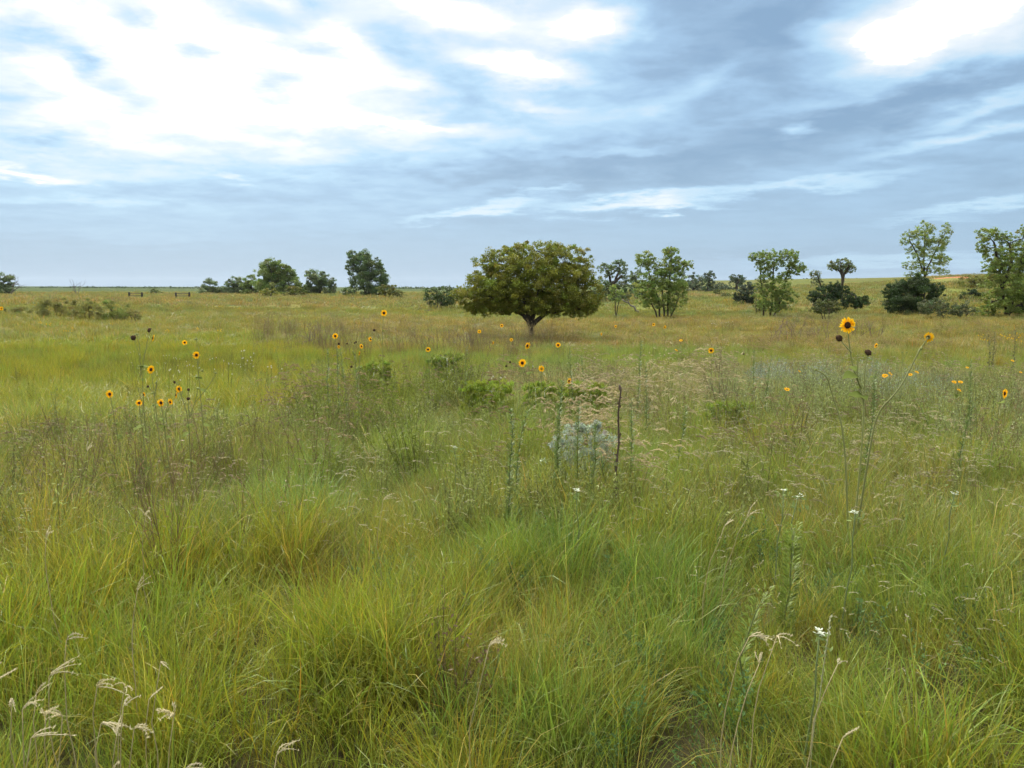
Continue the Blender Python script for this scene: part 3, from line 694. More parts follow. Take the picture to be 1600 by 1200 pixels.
    T('tall airy tree rising behind the big dark cedar', (1446, 72), [(1447, 358, 16, 12), (1440, 370, 16, 14), (1420, 368, 13, 9), (1412, 378, 9, 6), (1477, 361, 9, 12), (1472, 378, 12, 11), (1452, 386, 22, 15), (1428, 392, 16, 12), (1448, 406, 30, 10), (1424, 414, 13, 8), (1470, 408, 12, 9), (1445, 421, 22, 8), (1474, 424, 9, 6), (1420, 430, 9, 6)],
      [[(1444, 470), (1443, 430), (1444, 400), (1446, 365)], [(1443, 436), (1452, 410), (1472, 372)], [(1443, 425), (1434, 400), (1420, 374)]], col=(.22, .27, .06), leaf=.115, rad=1.5, cover=1.25, clump=.24, var=.28)
    T('large leafy tree cut off by the right edge of the picture', (1571, 51), [(1546, 368, 18, 14), (1533, 386, 10, 10), (1568, 372, 15, 10), (1597, 370, 14, 15), (1625, 370, 26, 22), (1556, 398, 24, 18), (1545, 418, 14, 10), (1585, 402, 28, 24), (1620, 405, 30, 30), (1570, 424, 32, 18), (1562, 448, 32, 20), (1600, 445, 34, 24), (1548, 470, 26, 16), (1582, 474, 34, 16), (1620, 468, 34, 20), (1540, 486, 20, 8), (1600, 486, 30, 10), (1640, 430, 26, 40)],
      [[(1572, 505), (1572, 486), (1566, 460), (1560, 410), (1552, 378)], [(1574, 496), (1590, 455), (1598, 400)], [(1557, 505), (1553, 488), (1546, 470)], [(1574, 490), (1600, 470), (1625, 440)], [(1566, 450), (1580, 410), (1575, 380)]],
      col=(.205, .260, .052), leaf=.100, rad=2.6, cover=1.9, clump=.19, core=.2)
    g3 = 'dark cedar bushes on the right'
    # cedars
    K = lambda lab, base, lobes, **k: tree('cedar', lab, 'cedar', g3, base, lobes, [[(base[0], 495), (base[0], lobes[0][1])]], **dict(dict(leaf=.13, col=CEDAR, rad=2, cover=3.4, aspect=.35, clump=.22, up=(0, 0, .9), var=.3, crown='foliage', twigs=4), **k))
    K('largest dark cedar bush beneath the tall airy tree', (1424, 57), [(1420, 462, 34, 26), (1400, 470, 20, 20), (1446, 460, 24, 22), (1428, 446, 28, 12), (1462, 452, 13, 12), (1394, 455, 14, 12), (1410, 484, 28, 12), (1445, 482, 24, 12), (1438, 438, 12, 6)])
    K('dark cedar bush left of the bare trunk of the umbrella tree', (1290, 66), [(1290, 458, 22, 12), (1275, 464, 12, 8), (1304, 455, 12, 12), (1288, 470, 20, 9), (1309, 448, 4, 9)], col=(.042, .072, .022))
    K('dark cedar bush right of the bare trunk of the umbrella tree', (1336, 66), [(1326, 464, 14, 11), (1344, 472, 14, 9), (1332, 474, 20, 9), (1322, 452, 6, 6), (1352, 467, 6, 5)])
    K('small dark shrub with a hollow beneath it left of the tree with two heads', (1162, 84), [(1156, 464, 11, 9), (1170, 463, 10, 9), (1162, 470, 15, 8), (1174, 472, 6, 6)], leaf=.18, col=(.04, .055, .026))
    K('dark bush half hidden behind the large tree at the right edge', (1520, 72), [(1516, 464, 14, 13), (1530, 468, 12, 11), (1522, 476, 18, 6)], leaf=.15, col=(.04, .065, .02))
    S('yellow green rounded shrub behind the dark bush near the right edge', (1520, 92), [(1515, 440, 16, 10), (1532, 440, 15, 11), (1522, 452, 24, 9), (1545, 448, 10, 9)], leaf=.18, col=(.16, .17, .035))
    S('small olive shrub on thin stems in front of the left cedar bush', (1290, 52), [(1286, 477, 17, 8), (1298, 478, 13, 9), (1290, 485, 18, 6), (1276, 483, 8, 5)], leaf=.11, col=(.10, .12, .034), trunks=[[(1291, 502), (1289, 482)], [(1294, 502), (1298, 482)], [(1288, 502), (1280, 484)]])
    S('low grey green spreading shrub on a curved stem right of the largest cedar', (1494, 50), [(1464, 476, 24, 9), (1490, 480, 26, 9), (1450, 482, 14, 9), (1510, 486, 16, 7), (1478, 490, 20, 6)], leaf=.10, col=(.095, .115, .045), rad=1.4, cover=1.7, trunks=[[(1501, 505), (1500, 494), (1492, 486)], [(1508, 504), (1512, 490)], [(1478, 505), (1470, 486)]])
    S('small yellowish shrub at the left foot of the tree with two heads', (1185, 66), [(1184, 474, 8, 8), (1188, 482, 9, 6)], leaf=.13, col=(.12, .125, .04))
    for lab, px, D, lb in (('yellow green shrub on the far right slope left of the dark shrub', 1121, 130, [(1122, 456, 9, 4)]), ('small round shrub high on the right slope', 1271, 150, [(1271, 449, 8, 4)]),
                           ('low green shrub far behind on the open middle slope', 1240 - 105, 110, [(1136, 461, 10, 3)])):
        S(lab, (px, D), lb, leaf=.25, col=(.11, .13, .04))
    # distant wood on the right-hand ridge and scrub on the left ridge: one mass each
    m = MB(); px = np.concatenate([R.uniform(-60, 330, 1500), R.uniform(600, 720, 350)])
    p = np.array([at(a, 452.6 - b, 640 + R.normal(0, 25)) for a, b in zip(px, R.uniform(0, 1, len(px)) * (1.5 + 3.4 * fbm(px / 26, px * 0, 7)))])
    m.leaves(p, 2.4, np.array((.075, .105, .045)) * R.uniform(.75, 1.25, (len(px), 1)), .8)
    o = m.build('distant_scrub', M_LEAF); tag(o, 'dark green line of far scrub along the left horizon', None, None, 'stuff')
    m = MB()
    px = R.uniform(1180, 1432, 900); hh = R.uniform(0, 1, 900) * (2.6 + 3.2 * vnoise(px / 9, px * 0, 4)) * sm(1432, 1380, px)
    p = np.array([at(a, 440.5 - b, 1150 + R.normal(0, 20)) for a, b in zip(px, hh)])
    m.leaves(p, 3.6, np.array((.07, .09, .075)) * R.uniform(.8, 1.2, (900, 1)), .8)
    o = m.build('distant_wood', M_LEAF); tag(o, 'thin dark line of far woodland along the right ridge', None, None, 'stuff')

def grow(m, p, d, L, r, lv, col, spread=.5, gnarl=.12, up=.1, kids=3):
    n = 5; pts = [p]
    for k in range(n - 1):
        d = unit(d + R.normal(0, gnarl, 3) + (0, 0, up)); pts.append(pts[-1] + d * L / (n - 1))
    pts = np.array(pts); m.tube(pts, np.linspace(r, r * .45, n), 5 if r > .01 else 4, col)
    if lv > 0:
        for k in range(kids):
            a = pts[R.integers(2, n)]; dd = unit(d + R.normal(0, spread, 3))
            grow(m, a, dd, L * R.uniform(.5, .8), r * .5, lv - 1, col, spread, gnarl, up, kids)

def build_dead_wood():
    b = at(16, 465, 128); b[2] = gz(b[0], b[1]); t = thing('dead_tree', 'bare grey branching dead tree beside the dark tree at the left edge', 'dead tree', b)
    m = MB(); grow(m, np.zeros(3), np.array((.5, 0, .8)), 1.9, .14, 3, (.20, .17, .14), .55, .2, .05, 3); m.build('trunk', M_GREY, t)
    for i, (px, row, D, h, lab) in enumerate(((120, 452, 125, 1.6, 'thin leafless sapling on the left skyline beyond the brush'),)):
        b = at(px, row, D); b[2] = gz(b[0], b[1]); t = thing('dead_tree', lab, 'dead tree', b)
        m = MB(); [grow(m, np.zeros(3), np.array((R.normal(0, .3), 0, 1)), h, .05, 2, (.22, .19, .15), .4, .12, .1, 3) for _ in range(3)]; m.build('trunk', M_GREY, t)
    # dead twiggy shrubs
    for lab, px, D, n, h, sp in (('wide grey brown leafless shrub in front of the left cedar bush', 1245, 35, 16, .95, .9), ('dark bare twigs at the left end of the leafless shrub', 1219, 34, 5, .7, .5),
                                 ('leafless grey shrub below the large sunflower head', 1345, 37, 12, .75, .7), ('bleached tangle of dead branches left of the green bush', 657, 72, 9, .7, 1.2),
                                 ('wispy brown leafless shrub left of centre in the bright grass', 492, 27, 10, .8, .35), ('wispy reddish leafless shrub left of the lone tree trunk', 716, 30, 9, .6, .5)):
        b = at(px, 500, D); b[2] = gz(b[0], b[1]); t = thing('dead_shrub', lab, 'dead shrub', b, 'leafless shrubs'); m = MB()
        for k in range(n):
            o = np.array((R.normal(0, sp), R.normal(0, sp * .5), .1)); m.tube([(0, 0, 0), o * (.5, .5, .6), o + (0, 0, .04)], [.016, .014, .013], 5, (.13, .095, .07))
            grow(m, o, np.array((R.normal(0, .35), R.normal(0, .3), 1)), h * R.uniform(.5, .9), .014, 2, np.array((.15, .105, .08)) * R.uniform(.7, 1.3), .45, .16, .05, 3)
        m.build('stem', M_STEM, t)
    # fallen trunk behind the lone tree
    b = at(985, 480, 66); b[2] = gz(b[0], b[1]); t = thing('fallen_trunk', 'grey fallen trunk leaning by the pale sapling', 'fallen trunk', b)
    m = MB(); a0 = at(972, 468, 66) - b; a1 = at(998, 487, 66) - b; m.tube(curve3(a1, a0, (0, 0, .05), 7), np.linspace(.09, .04, 7), 8); m.build('log', M_GREY, t, smooth=True)
    m = MB(); m.tube(curve3((a0 + a1) / 2, at(980, 466, 66) - b, (0, 0, .02), 4), [.05, .04, .03, .01], 5); m.build('branch', M_GREY, t)
    # two low rail fences far left
    for lab, xa, xb in (('left one of two low dark rail fences below the left skyline', 202, 222), ('right one of two low dark rail fences below the left skyline', 275, 296)):
        D = 105; b = at((xa + xb) / 2, 463, D); b[2] = gz(b[0], b[1]); t = thing('rail_fence', lab, 'fence', b, 'low rail fences')
        for px in (xa, xb):
            q = at(px, 463, D) - b; q[2] = gz(q[0] + b[0], D) - b[2]; m = MB()
            m.tube([q + (0, 0, -.1), q + (0, 0, .5), q + (0, 0, .86), q + (0, 0, .9)], [.13, .125, .12, .08], 8, (.035, .03, .028)); m.build('post', M_STEM, t)
        z0 = .74
        for dz in (0, -.30):
            m = MB(); m.tube([at(xa, 463, D) * (1, 1, 0) - b * (1, 1, 0) + (0, 0, z0 + dz), at((xa + xb) / 2, 463, D) * (1, 1, 0) - b * (1, 1, 0) + (0, 0, z0 + dz - .03), at(xb, 463, D) * (1, 1, 0) - b * (1, 1, 0) + (0, 0, z0 + dz)], .04, 6, (.075, .065, .055)); m.build('rail', M_STEM, t)

# ------------------------------------------------------------------ sunflowers
def head_meshes():
    H_ = {}
    def dome(rad, h, col, n=14, rings=5, bump=.03):
        m = MB(); v = [(0, 0, h)]; c = [col]
        for i in range(1, rings + 1):
            t = i / rings * math.pi / 2
            for k in range(n):
                a = 2 * math.pi * (k + .5 * (i % 2)) / n; r = rad * math.sin(t) * (1 + R.normal(0, bump))
                v.append((r * math.cos(a), r * math.sin(a), h * math.cos(t) + R.normal(0, bump * .5))); c.append(np.asarray(col) * R.uniform(.6, 1.4))
        tr = [(0, 1 + k, 1 + (k + 1) % n) for k in range(n)]; q = []
        for i in range(rings - 1):
            for k in range(n): q.append((1 + i * n + k, 1 + (i + 1) * n + k, 1 + (i + 1) * n + (k + 1) % n, 1 + i * n + (k + 1) % n))
        b = len(v); v.append((0, 0, -.12)); c.append(col)
        tr += [(b, 1 + (rings - 1) * n + (k + 1) % n, 1 + (rings - 1) * n + k) for k in range(n)]
        m.add(v, q, tr, np.array(c)); return m
    def rays(n, r0, r1, w, lift, col, rows=1, tip=.5, jit=.08):
        m = MB()
        for j in range(rows):
            for k in range(n):
                a = 2 * math.pi * (k + .5 * j) / n + R.normal(0, jit * .6); L = (r1 - r0) * R.uniform(.82, 1.08); ww = w * R.uniform(.8, 1.15)
                ca, sa = math.cos(a), math.sin(a); z1 = lift * R.uniform(.4, 1.5) + R.normal(0, .05)
                v = []
                for s_, f, zz in ((0, .45, 0), (.3, 1, z1 * .6), (.62, .95, z1), (.88, .5, z1 * .9), (1, 0, z1 * .6)):
                    r = r0 + L * s_; e = ww * .5 * f
                    v += [(r * ca - e * sa, r * sa + e * ca, zz - .02 * j), (r * ca, r * sa, zz - .05 * f - .02 * j), (r * ca + e * sa, r * sa - e * ca, zz - .02 * j)]
                q = []
                for i in range(4): q += [(3 * i, 3 * i + 1, 3 * i + 4, 3 * i + 3), (3 * i + 1, 3 * i + 2, 3 * i + 5, 3 * i + 4)]
                kk = np.repeat([0, .3, .62, .88, 1], 3)[:, None]
                m.add(v, q, None, np.asarray(col) * (np.array((1, .80, 1)) * (1 - kk) + kk) * R.uniform(.85, 1.1))
        return m
    yel = (.90, .55, .012)
    H_['disc'] = dome(.40, .16, (.045, .022, .012)).mesh('sunflower_disc', M_DISC)
    H_['disc_y'] = dome(.40, .16, (.30, .20, .02)).mesh('sunflower_disc', M_DISC)
    H_['petal'] = [rays(15, .34, 1.0, .23, .10, yel, 2, jit=.12).mesh('sunflower_petals', M_PETAL) for _ in range(3)]
    H_['petal_droop'] = [rays(13, .34, 1.05, .27, -.16, yel, 2, jit=.25).mesh('sunflower_petals', M_PETAL) for _ in range(2)]
    H_['sepal'] = rays(12, .18, .46, .14, -.10, (.19, .23, .055), 2).mesh('sunflower_sepals', M_STEM)
    H_['spent'] = dome(.86, .62, (.050, .030, .018), 16, 6, .05).mesh('seed_head', M_DISC)
    H_['spent_sepal'] = rays(12, .5, 1.05, .22, -.12, (.075, .062, .03), 1, jit=.2).mesh('seed_head_sepals', M_STEM)
    H_['bud'] = dome(.7, .8, (.20, .22, .05), 12, 5, .06).mesh('flower_bud', M_STEM)
    H_['bud_sepal'] = rays(10, .3, 1.05, .3, .45, (.14, .19, .05), 1, jit=.2).mesh('flower_bud_sepals', M_STEM)
    # heart-shaped leaf, along +X
    m = MB(); rows = [(0, .10, 0), (.12, .42, .02), (.3, .5, .03), (.55, .38, .0), (.8, .18, -.06), (1, 0, -.14)]; v = []
    for x, w_, z in rows: v += [(x, -w_ * .8, z + .07 * w_), (x, 0, z), (x, w_ * .8, z + .07 * w_)]
    q = []
    for i in range(5): q += [(3 * i, 3 * i + 1, 3 * i + 4, 3 * i + 3), (3 * i + 1, 3 * i + 2, 3 * i + 5, 3 * i + 4)]
    m.add(v, q, None, (.15, .19, .04)); H_['leaf'] = m.mesh('sunflower_leaf', M_BROAD)
    return H_
HM = head_meshes()
NAMES = {'F': 'flower_head', 'S': 'flower_head', 'K': 'flower_head', 'L': 'flower_head', 'M': 'flower_head', 'Y': 'flower_head', 'D': 'seed_head', 'B': 'flower_bud'}
def put_head(root, b0, kind, pos, rad, stem_dir):
    if kind in 'FY': d = np.array((R.normal(0, .25), -1, R.normal(.12, .15))) if rad > .03 and pos[1] > 4.5 else np.array((.08, -1, .06))
    elif kind == 'L': d = np.array((R.choice((-1, 1)) * R.uniform(.3, .8), -.75, -.15))
    elif kind == 'M': d = np.array((R.normal(0, .25), -.5, .9))
    elif kind == 'S': d = np.array((R.choice((-1, 1)) * R.uniform(.6, 1.1), -.55, .25))
    elif kind == 'K': d = np.array((.75, .55, -.05))
    elif kind == 'D': d = np.array((R.normal(0, .3), -.7, R.normal(.35, .2)))
    else: d = np.asarray(stem_dir) + np.array((0, -.15, .5))
    rot = Vector(unit(d)).to_track_quat('Z', 'Y')
    if kind in 'FSKLMY':
        h = link(NAMES[kind], HM['disc_y' if kind in 'YM' else 'disc'], root)
        p = HM['petal_droop'][R.integers(2)] if kind in 'SL' else HM['petal'][R.integers(3)]
        link('petals', p, h); link('sepals', HM['sepal'], h)
    elif kind == 'D':
        h = link('seed_head', HM['spent'], root); link('sepals', HM['spent_sepal'], h)
    else:
        h = link('flower_bud', HM['bud'], root); link('sepals', HM['bud_sepal'], h)
    h.location = pos - b0; h.rotation_mode = 'QUATERNION'; h.rotation_quaternion = rot; h.scale = (rad,) * 3
    sp = R.uniform(0, 6.28)
    return h

def sunflower(label, D, bpx, stems, group='wild sunflowers', leaves=3, lw=.06, sr=.0042, col=(.21, .22, .075), cat='sunflower', name='sunflower'):
    """stems: (head kind, head width in px, [(px, py), ...], forked)"""
    m = D / F; b0 = at(bpx, 470, D); b0[2] = gz(b0[0], b0[1]); root = thing(name, label, cat, b0, group)
    sm_ = MB(); spots = []
    for st in stems:
        kind, size, pts = st[:3]; fork = len(st) > 3 and st[3]
        p = [at(q[0], q[1], D) for q in pts]
        for i in range(len(p)): p[i][1] += R.normal(0, .015)
        if not fork: p = [b0 - np.array((0, 0, .05))] + p
        p = np.array(p)
        if len(p) == 2:
            mid = (p[0] + p[1]) / 2 + np.array((R.normal(0, .02), R.normal(0, .02), .03)); p = np.array((p[0], mid, p[1]))
        k = np.linspace(0, len(p) - 1, 4 * len(p)); ps = np.stack([np.interp(k, np.arange(len(p)), p[:, i]) for i in range(3)], 1)
        ps[2:-2] = (ps[:-4] + ps[1:-3] + ps[2:-2] + ps[3:-1] + ps[4:]) / 5
        dl = unit(ps[-1] - ps[-3]); rad = size * (.5 if kind in 'FKDBM' else .58) * m
        r0 = sr * (1.0 if not fork else .75)
        off = np.zeros(3)
        hd = put_head(root, b0, kind, p[-1], rad, dl)
        back = np.array(hd.rotation_quaternion @ Vector((0, 0, -1))) * rad * .12
        ps[-1] = p[-1] + back
        sm_.tube(ps - b0, np.linspace(r0, r0 * .55, len(ps)), 6, np.asarray(col) * R.uniform(.85, 1.15))
        spots += [ps[i] for i in range(len(ps) // 4, len(ps) - 2)]
    sm_.build('stem', M_STEM, root, smooth=True)
    for k in range(leaves):
        s_ = spots[R.integers(0, max(1, int(len(ps) * .45) if len(stems) > 1 else int(len(spots) * .6)))]
        lf = link('leaf', HM['leaf'], root, s_ - b0); q = lw * R.uniform(.7, 1.3); lf.scale = (q, q, q)
        lf.rotation_euler = (R.normal(0, .3), R.uniform(-.2, .6), R.uniform(0, 6.28))
    return root

def build_sunflowers():
    # the big plant on the right
    sunflower('tallest sunflower plant with the largest open flower facing the camera on the right', 4.3, 1350, [
        ('F', 27, [(1351, 642), (1349, 610), (1336, 580), (1329, 550), (1323, 508)]),
        ('D', 13, [(1329, 551), (1320, 538), (1314, 529)], True),
        ('D', 12.5, [(1349, 610), (1349, 585), (1354, 566), (1357, 551)], True),
        ('B', 5, [(1349, 608), (1337, 592), (1338, 556)], True),
        ('K', 17, [(1358, 690), (1372, 642), (1395, 617), (1415, 590), (1436, 550), (1452, 527)]),
        ('B', 5, [(1437, 550), (1440, 545)], True),
        ('B', 7, [(1318, 680), (1308, 632), (1300, 607), (1292, 586), (1277, 579)])], leaves=6, lw=.075, sr=.0055)
    sunflower('open sunflower facing the camera near the right edge', 6.0, 1562, [('F', 17, [(1562, 630), (1565, 614)]), ('B', 5, [(1562, 650), (1572, 640)], True)])
    sunflower('small sunflower just behind the largest one between its dark seed heads', 11, 1370, [('L', 7, [(1369, 540)])])
    for lab, D, px, st in (
        ('sunflower with two dark seed heads high at the left of the left group', 6.6, 221, [('D', 9, [(222, 590), (233, 516)]), ('D', 9.5, [(221, 585), (207, 528)], True), ('S', 10, [(222, 590), (239, 528)], True), ('B', 6, [(221, 560), (215, 523)], True)]),
        ('sunflower with one wide open flower in the middle of the left group', 6.2, 243, [('F', 14, [(241, 605), (238, 577)]), ('B', 5, [(242, 612), (245, 598)], True), ('D', 5, [(242, 615), (231, 604)], True), ('B', 4, [(242, 620), (243, 588)], True)]),
        ('sunflower with an open flower and a half shed one right in the left group', 6.6, 312, [('F', 12, [(309, 580), (306, 555)]), ('L', 7, [(306, 558), (297, 553), (290, 535)], True), ('B', 7, [(309, 575), (312, 550), (306, 531)], True), ('B', 6, [(309, 590), (314, 580)], True)]),
        ('sunflower with a lone drooping flower at the left end of the left group', 6.2, 182, [('S', 11, [(179, 640), (171, 616)])]),
        ('forked sunflower with two drooping yellow heads side by side in the left group', 5.6, 296, [('S', 10, [(296, 720), (295, 653), (281, 617), (279, 608)]), ('S', 10, [(281, 618), (275, 617)], True), ('D', 5.5, [(281, 618), (274, 597)], True), ('B', 6, [(295, 653), (305, 625), (311, 607)], True), ('D', 6, [(295, 653), (294, 623)], True), ('D', 5, [(294, 624), (294, 609)], True), ('B', 5, [(305, 628), (328, 600), (338, 583)], True)]),
        ('low sunflower with two small yellow heads at the foot of the left group', 5.6, 256, [('S', 11, [(256, 660), (253, 629)]), ('L', 9, [(256, 655), (266, 628)], True)]),
        ('low sunflower with flat tilted yellow heads left in the left group', 5.6, 222, [('L', 9, [(220, 660), (216, 630)]), ('L', 7, [(221, 655), (226, 616)], True)]),
        ('tall sunflower standing highest left of the lone tree', 9.6, 597, [('F', 10.5, [(597, 525), (600, 489)]), ('D', 5, [(596, 540), (585, 516)], True), ('S', 7, [(597, 550), (579, 530)], True)]),
        ('sunflower with an open flower above several dark seed heads left of centre', 9.2, 527, [('F', 9.5, [(527, 550), (524, 525)]), ('D', 4.5, [(527, 555), (530, 537)], True), ('S', 5, [(527, 560), (530, 542)], True), ('D', 3.5, [(527, 560), (542, 537)], True)]),
        ('sunflower with small yellow and dark heads beneath the tall sunflower', 9, 558, [('S', 7, [(560, 570), (565, 541)]), ('D', 4, [(558, 565), (554, 536)], True), ('D', 3.5, [(558, 566), (557, 534)], True), ('S', 6, [(560, 575), (561, 552)], True), ('B', 5, [(562, 590), (564, 575)], True), ('D', 4.5, [(556, 590), (549, 573)], True)]),
        ('small open sunflower right of the tall sunflower before the lone tree', 10, 670, [('F', 8.5, [(670, 560), (669, 546)]), ('B', 3.5, [(666, 560), (660, 524)], True)]),
        ('small sunflower seen against the brown grass left of the tree trunk', 14, 784, [('F', 6, [(784, 509)])]),
        ('pale small sunflower farthest left of the tree trunk', 14, 749, [('Y', 5.5, [(749, 518)])]),
        ('small sunflower low in front of the lone tree trunk', 13, 799, [('Y', 5, [(799, 531)]), ('S', 4.5, [(798, 550), (770, 536)], True)]),
        ('large half turned sunflower below the lone tree', 7.6, 812, [('F', 13, [(812, 590), (816, 567)]), ('D', 4, [(808, 590), (797, 566)], True), ('D', 4, [(808, 592), (791, 572)], True)]),
        ('sunflower with a drooping head and buds under the lone tree crown', 8.6, 826, [('S', 10, [(827, 560), (824, 540)]), ('B', 4, [(827, 560), (832, 537)], True), ('B', 3.5, [(829, 560), (838, 545)], True)]),
        ('open yellow centred sunflower right below the lone tree', 7.6, 846, [('Y', 9.5, [(846, 600), (846, 576)])]),
        ('sunflower with a dark centre just right of the lone tree trunk', 9.6, 873, [('F', 8.5, [(873, 560), (872, 539)]), ('B', 3.5, [(874, 560), (880, 552)], True)]),
        ('sideways sunflower low in the tan plumes', 6.6, 890, [('S', 9, [(891, 620), (889, 595)])]),
        ('lone open sunflower in front of the brown band right of centre', 9.4, 1112, [('F', 10, [(1112, 570), (1112, 548)]), ('D', 3.5, [(1113, 575), (1162, 553)], True)]),
        ('tiny sunflower left in the far row right of the lone tree', 20, 962, [('F', 4.5, [(962, 510)])]),
        ('tiny sunflower in the middle of the far row right of the lone tree', 20, 1021, [('F', 5, [(1021, 507)])]),
        ('tiny sunflower at the right end of the far row right of the lone tree', 20, 1039, [('S', 5, [(1039, 511)])]),
        ('tiny sunflower below the far row right of the lone tree', 17, 940, [('S', 4, [(940, 522)])]),
        ('sunflower cut by the left edge far out in the bright grass', 24, 3, [('Y', 6, [(3, 482)])]),
    ):
        sunflower(lab, D, px, st, leaves=7 if D < 8 else 3, lw=.055, sr=.0038 if D < 8 else .0045)
    # branching yellow daisies on leafy stems
    for lab, D, px, st in (
        ('leafy yellow daisy plant with two heads right of the lone tree', 10, 1066, [('M', 6, [(1064, 560), (1064, 532)]), ('M', 6, [(1065, 575), (1056, 547)], True), ('B', 3.5, [(1065, 570), (1071, 537)], True)]),
        ('yellow daisy plant with buds behind the bent sunflower stem', 8, 1408, [('B', 5, [(1408, 590), (1409, 551)]), ('B', 5, [(1408, 580), (1415, 551)], True), ('B', 5, [(1407, 590), (1399, 559)], True), ('M', 7, [(1408, 610), (1421, 585)], True), ('M', 7, [(1410, 610), (1435, 582)], True)]),
        ('yellow daisy plant with two flat heads left of the bent sunflower stem', 6.5, 1386, [('M', 10, [(1386, 620), (1382, 587)]), ('M', 8, [(1386, 615), (1392, 584)], True)]),
        ('yellow daisy plant with three flat heads left of the right edge sunflower', 6.5, 1497, [('M', 8, [(1496, 620), (1491, 597)]), ('M', 8, [(1496, 620), (1501, 597)], True), ('M', 8, [(1497, 630), (1500, 610)], True)]),
        ('yellow daisy with a single flat head left of the tallest sunflower', 6.2, 1229, [('M', 10, [(1229, 630), (1229, 608)])]),
        ('small pale daisy above the single flat headed daisy', 9, 1249, [('M', 5, [(1249, 580)])]),
        ('small daisy near the right edge above the open sunflower', 11, 1584, [('M', 6, [(1584, 564)]), ('M', 5, [(1584, 590), (1596, 582)], True)]),
        ('small daisy between the bent stem and the right edge', 9, 1509, [('M', 5, [(1509, 574)])]),
    ):
        sunflower(lab, D, px, st, 'yellow daisies', leaves=4, lw=.04, sr=.003, cat='daisy', name='daisy')

# ------------------------------------------------------------------ other single plants
def stalk(label, D, px, y1, name='horseweed', group='green leafy stalks', leaf=.055, n=150, spread=.034, col=(.13, .19, .045), lean=0, taper=True, cat='weed'):
    b = at(px, 470, D); b[2] = gz(b[0], b[1]); t = thing(name, label, cat, b, group)
    lean = lean + R.normal(0, 5); e = at(px + lean, y1, D) - b
    k = np.linspace(0, 1, 7)[:, None]; p = e * k; p[:, 0] += np.sin(k[:, 0] * 3.1) * R.normal(0, .025); p[1:-1, :2] += R.normal(0, .007, (5, 2))
    m = MB(); m.tube(p, np.linspace(.005, .0018, 7), 6, (.13, .15, .05)); m.build('stem', M_STEM, t)
    m = MB(); n = int(n * 1.8); kk = R.uniform(.12, 1, n); pos = np.stack([np.interp(kk, k[:, 0], p[:, i]) for i in range(3)], 1)
    a = R.uniform(0, 6.28, n); r = spread * (1.15 - .6 * kk if taper else np.ones(n)); d = np.stack([np.cos(a), np.sin(a), np.full(n, .9)], 1)
    pos = pos + d * r[:, None] * .7; d = unit(d); L = leaf * R.uniform(.6, 1.2, (n, 1)) * (1.1 - .45 * kk[:, None]); sd = unit(np.cross(d, (0, 0, 1.))) * L * .10
    v = np.stack([pos - d * L * .5, pos + sd, pos + d * L * .5 + (0, 0, -.006), pos - sd], 1)
    m.add(v.reshape(-1, 3), np.arange(4 * n).reshape(-1, 4), None, np.repeat(np.asarray(col) * R.uniform(.7, 1.3, (n, 1)), 4, 0)); m.build('foliage', M_LEAF, t)
    return t

